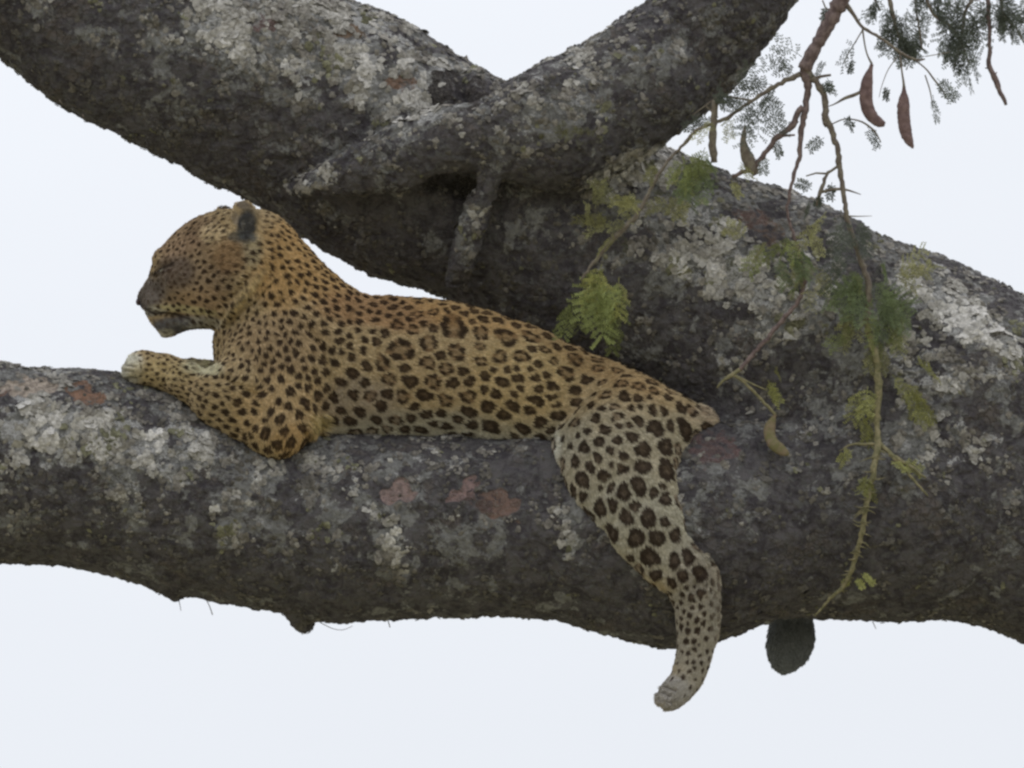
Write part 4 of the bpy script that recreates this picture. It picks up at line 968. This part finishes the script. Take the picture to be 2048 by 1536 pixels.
# against the sky beside the leafy twig
for (x, y, dx, dy, L, n, c) in [(1575,160,-.6,-.8,48,2,GRY),(1555,170,-.5,.7,50,2,GRY),(1530,185,-.8,-.5,50,2,GRY),(1505,201,-.3,1,58,2,GRY),(1480,215,-.9,-.3,44,3,GRY),(1455,235,-.2,-.9,40,3,GRY),(1450,238,-.5,.7,44,2,OLV),(1420,250,-.6,-.6,36,2,GRY),
    (1550,165,-.9,-.1,44,1,GRY),(1540,180,.1,1,72,2,GRY),(1520,190,.1,1,90,2,GRY),(1500,205,-.1,1,80,1,GRY),(1636,165,.6,-.7,30,2,GRY),(1640,180,.8,.1,28,2,GRY),(1655,160,.3,.8,30,1,GRY),(1690,125,-.3,1,22,1,GRY),(1718,80,-.5,.8,46,1,GRY),(1605,120,-.7,-.7,60,1,GRY),(1590,140,-.9,-.5,70,1,GRY),
    (1655,275,-.8,.1,34,1,GRY),(1690,240,.6,.4,36,1,GRY),(1740,262,.7,.8,30,1,GRY),(1548,281,.3,.9,36,1,GRY),(1530,310,.5,.9,28,1,GRY),(1634,380,-.8,-.5,26,2,GRY),(1640,400,-.9,.5,24,2,GRY),(1650,365,.1,.9,30,2,GRY),(1630,412,.3,-.6,24,2,GRY),(1868,165,.6,.8,44,2,GRY),(1862,190,.1,1,44,1,GRY),(1765,180,-.2,1,20,1,GRY),(1640,10,-.5,.9,20,1,GRY)]:
    spray(x, y, dx, dy, L*1.15, n if L > 34 else 1, c, jit=6, n_p=4, pl=.33, dens=.5, ll=6.6)
# tufts over the bark
for (x, y, dx, dy, L, n, c, j) in [(1205,540,-.25,1,72,9,YEL,10),(1195,560,-.1,1,80,9,GRN,14),(1220,570,.2,1,62,7,GRN,12),(1165,590,-.1,1,66,6,GRN*.75,10),(1190,620,0,1,50,7,GRN*.7,16),(1215,450,-.8,-.1,52,7,OLV*.7,14),(1200,425,-.3,-.5,46,6,OLV*.7,16),(1265,430,.1,-.4,44,5,OLV,14),(1290,395,-.5,.3,44,4,OLV*.9,16),
    (1400,310,-.2,.7,54,12,GRN*.85,16),(1395,340,.2,.3,48,9,DGR,14),(1350,400,-.3,.6,44,5,OLV*.8,14),(1360,330,-.5,.6,40,4,OLV*.9,12),(1455,345,.4,.5,40,4,OLV*.8,14),
    (1545,500,-.2,.7,56,8,GRN*.8,20),(1580,510,.2,.6,54,8,DGR,20),(1520,475,-.5,.3,50,4,OLV*.85,16),(1610,550,.2,.7,50,5,OLV*.8,20),(1640,470,-.2,.5,56,5,OLV,18),(1670,500,.1,.8,56,6,GRY,16),(1700,450,.3,.8,50,6,GRY,12),(1690,560,0,.9,44,4,GRN*.8,14),
    (1740,570,-.5,.4,70,12,DGR,18),(1755,590,.5,.4,70,14,DGR,18),(1745,620,-.3,.8,54,10,GRN*.8,20),(1780,630,.4,.8,50,8,DGR*.85,16),(1785,550,.9,-.1,60,6,OLV*.85,14),(1700,620,-.5,.7,46,4,OLV*.75,14),(1770,670,.2,1,44,5,OLV*.7,14),(1715,660,-.5,.9,40,4,OLV*.7,12),
    (1738,780,-.4,.9,54,6,YEL*.75,10),(1790,760,.7,.5,60,7,YEL*.65,14),(1825,790,.6,.7,46,5,YEL*.6,12),(1735,830,-.1,1,38,3,YEL*.7,8),(1552,770,.6,.3,38,4,YEL*.75,9),(1535,745,.2,-.4,30,2,OLV*.7,8),
    (1790,925,.8,.5,40,4,YEL*.8,8),(1720,900,-.7,.2,32,2,YEL*.7,6),(1740,960,.3,.9,34,4,YEL*.75,8),(1735,940,-.5,.6,34,4,YEL*.7,8),(1715,1145,.8,.4,22,3,YEL*.9,5),(1700,1160,-.7,.2,20,2,YEL*.8,4)]:
    spray(x, y, dx, dy, L*1.05, max(1, int(n*.7)), c, jit=j*1.35, gap=24, dens=.65, pl=.36)
LV.obj('leaves', br)
# -- a second leafy branch, top right, with a bare twig
br2 = empty('leafy_branch', tuple(toworld([pc(1960, -40, 40)])[0]), 'grey-green leafy branch drooping into the top right corner, one bare twig below it', 'branch')
def path2(ps): return path(ps, base=60)
T = Tubes(); T.add(path2([(1700,-260,26),(1800,-120,22),(1880,-60,18),(1960,-22,16),(2060,-20,12),(2160,-40,8)]), 8, 1, 21); T.add(path2([(1975,-30,12),(1977,18,9),(1979,73,8),(1978,120,8),(1977,132,11),(1986,147,13),(1995,172,10),(2004,192,10),(2012,210,6)]), 7, .7, 22)
T.add(path2([(1978,136,5),(1970,136,2)]), 5); T.add(path2([(1990,150,4),(1994,144,2)]), 5); T.obj('stem', M_stem, br2)
T = Tubes()
for ps in ([(1800,-120,10),(1775,-40,8),(1780,10,9),(1788,40,8),(1800,80,5)], [(1880,-60,9),(1850,-10,7),(1865,30,6),(1900,50,6),(1925,90,5),(1940,130,3)], [(1960,-20,8),(1930,20,6),(1925,60,5),(1915,110,4),(1908,140,2)], [(2000,-10,8),(2005,30,5),(2035,60,4),(2050,90,2)], [(1850,-60,6),(1830,0,5),(1838,60,4),(1845,100,3)], [(1770,-60,6),(1745,-10,5),(1760,20,4)]):
    T.add(path2(ps), 6, .8, int(ps[0][0]))
T.obj('twig', M_mid, br2)
LV = Leaves(9)
for (x, y, dx, dy, L, n) in [(1785,20,.1,1,56,3),(1770,10,-.3,.8,50,3),(1795,60,.2,1,46,4),(1780,50,-.4,.9,42,3),(1820,70,.2,.9,46,3),(1815,20,.2,1,56,3),(1840,0,.1,1,50,2),(1835,60,0,1,44,3),(1800,90,.5,.4,36,3),(1760,0,-.7,.4,44,2),(1820,100,.1,.5,26,4),
    (1870,15,.3,.9,50,3),(1900,30,-.1,1,56,4),(1915,60,-.2,1,58,5),(1930,80,.2,1,54,4),(1900,80,-.3,1,44,3),(1940,20,.3,.8,56,4),(1925,110,0,1,46,3),(1890,0,.4,.7,50,3),(1960,10,.5,.8,44,3),(1945,50,-.1,1,44,2),(1915,0,-.5,.8,52,3),
    (1995,5,.5,.8,46,3),(2010,20,.2,1,44,3),(2030,20,.6,.8,44,3),(2040,0,.5,.7,54,3),(2020,50,.5,.9,40,2),(2000,40,-.3,.9,34,2),(1880,-20,0,1,44,3),(1940,-20,0,1,60,3),(2000,-20,0,1,50,3),(1830,-20,0,1,50,2)]:
    spray(x, y, dx, dy, L, n+1, GRY, jit=9, n_p=4, pl=.32, dens=.6, ll=4.8, base=60)
LV.obj('leaves', br2)
# -- wisps of lichen thread hanging under the lower limb
T = Tubes()
for ps in ([(352,1185,2.2),(358,1200,1.8),(362,1222,1.2)], [(405,1190,2),(418,1208,1.8),(425,1230,2.2)], [(640,1245,1.8),(665,1258,1.5),(685,1262,1.2),(705,1252,1.2)], [(775,1238,2),(780,1255,2.4)], [(118,200,2.4),(124,208,1.6)], [(165,228,2.6),(168,238,1.6)], [(1745,1243,2),(1752,1258,1.5)]):
    T.add([(*pc(x, y, 0), w/2) for x, y, w in ps], 5)
o = mesh_obj('lichen_threads', T.v, T.f, M_mid, tree, kind='stuff')
print('script seconds', round(time.time()-T0, 1))
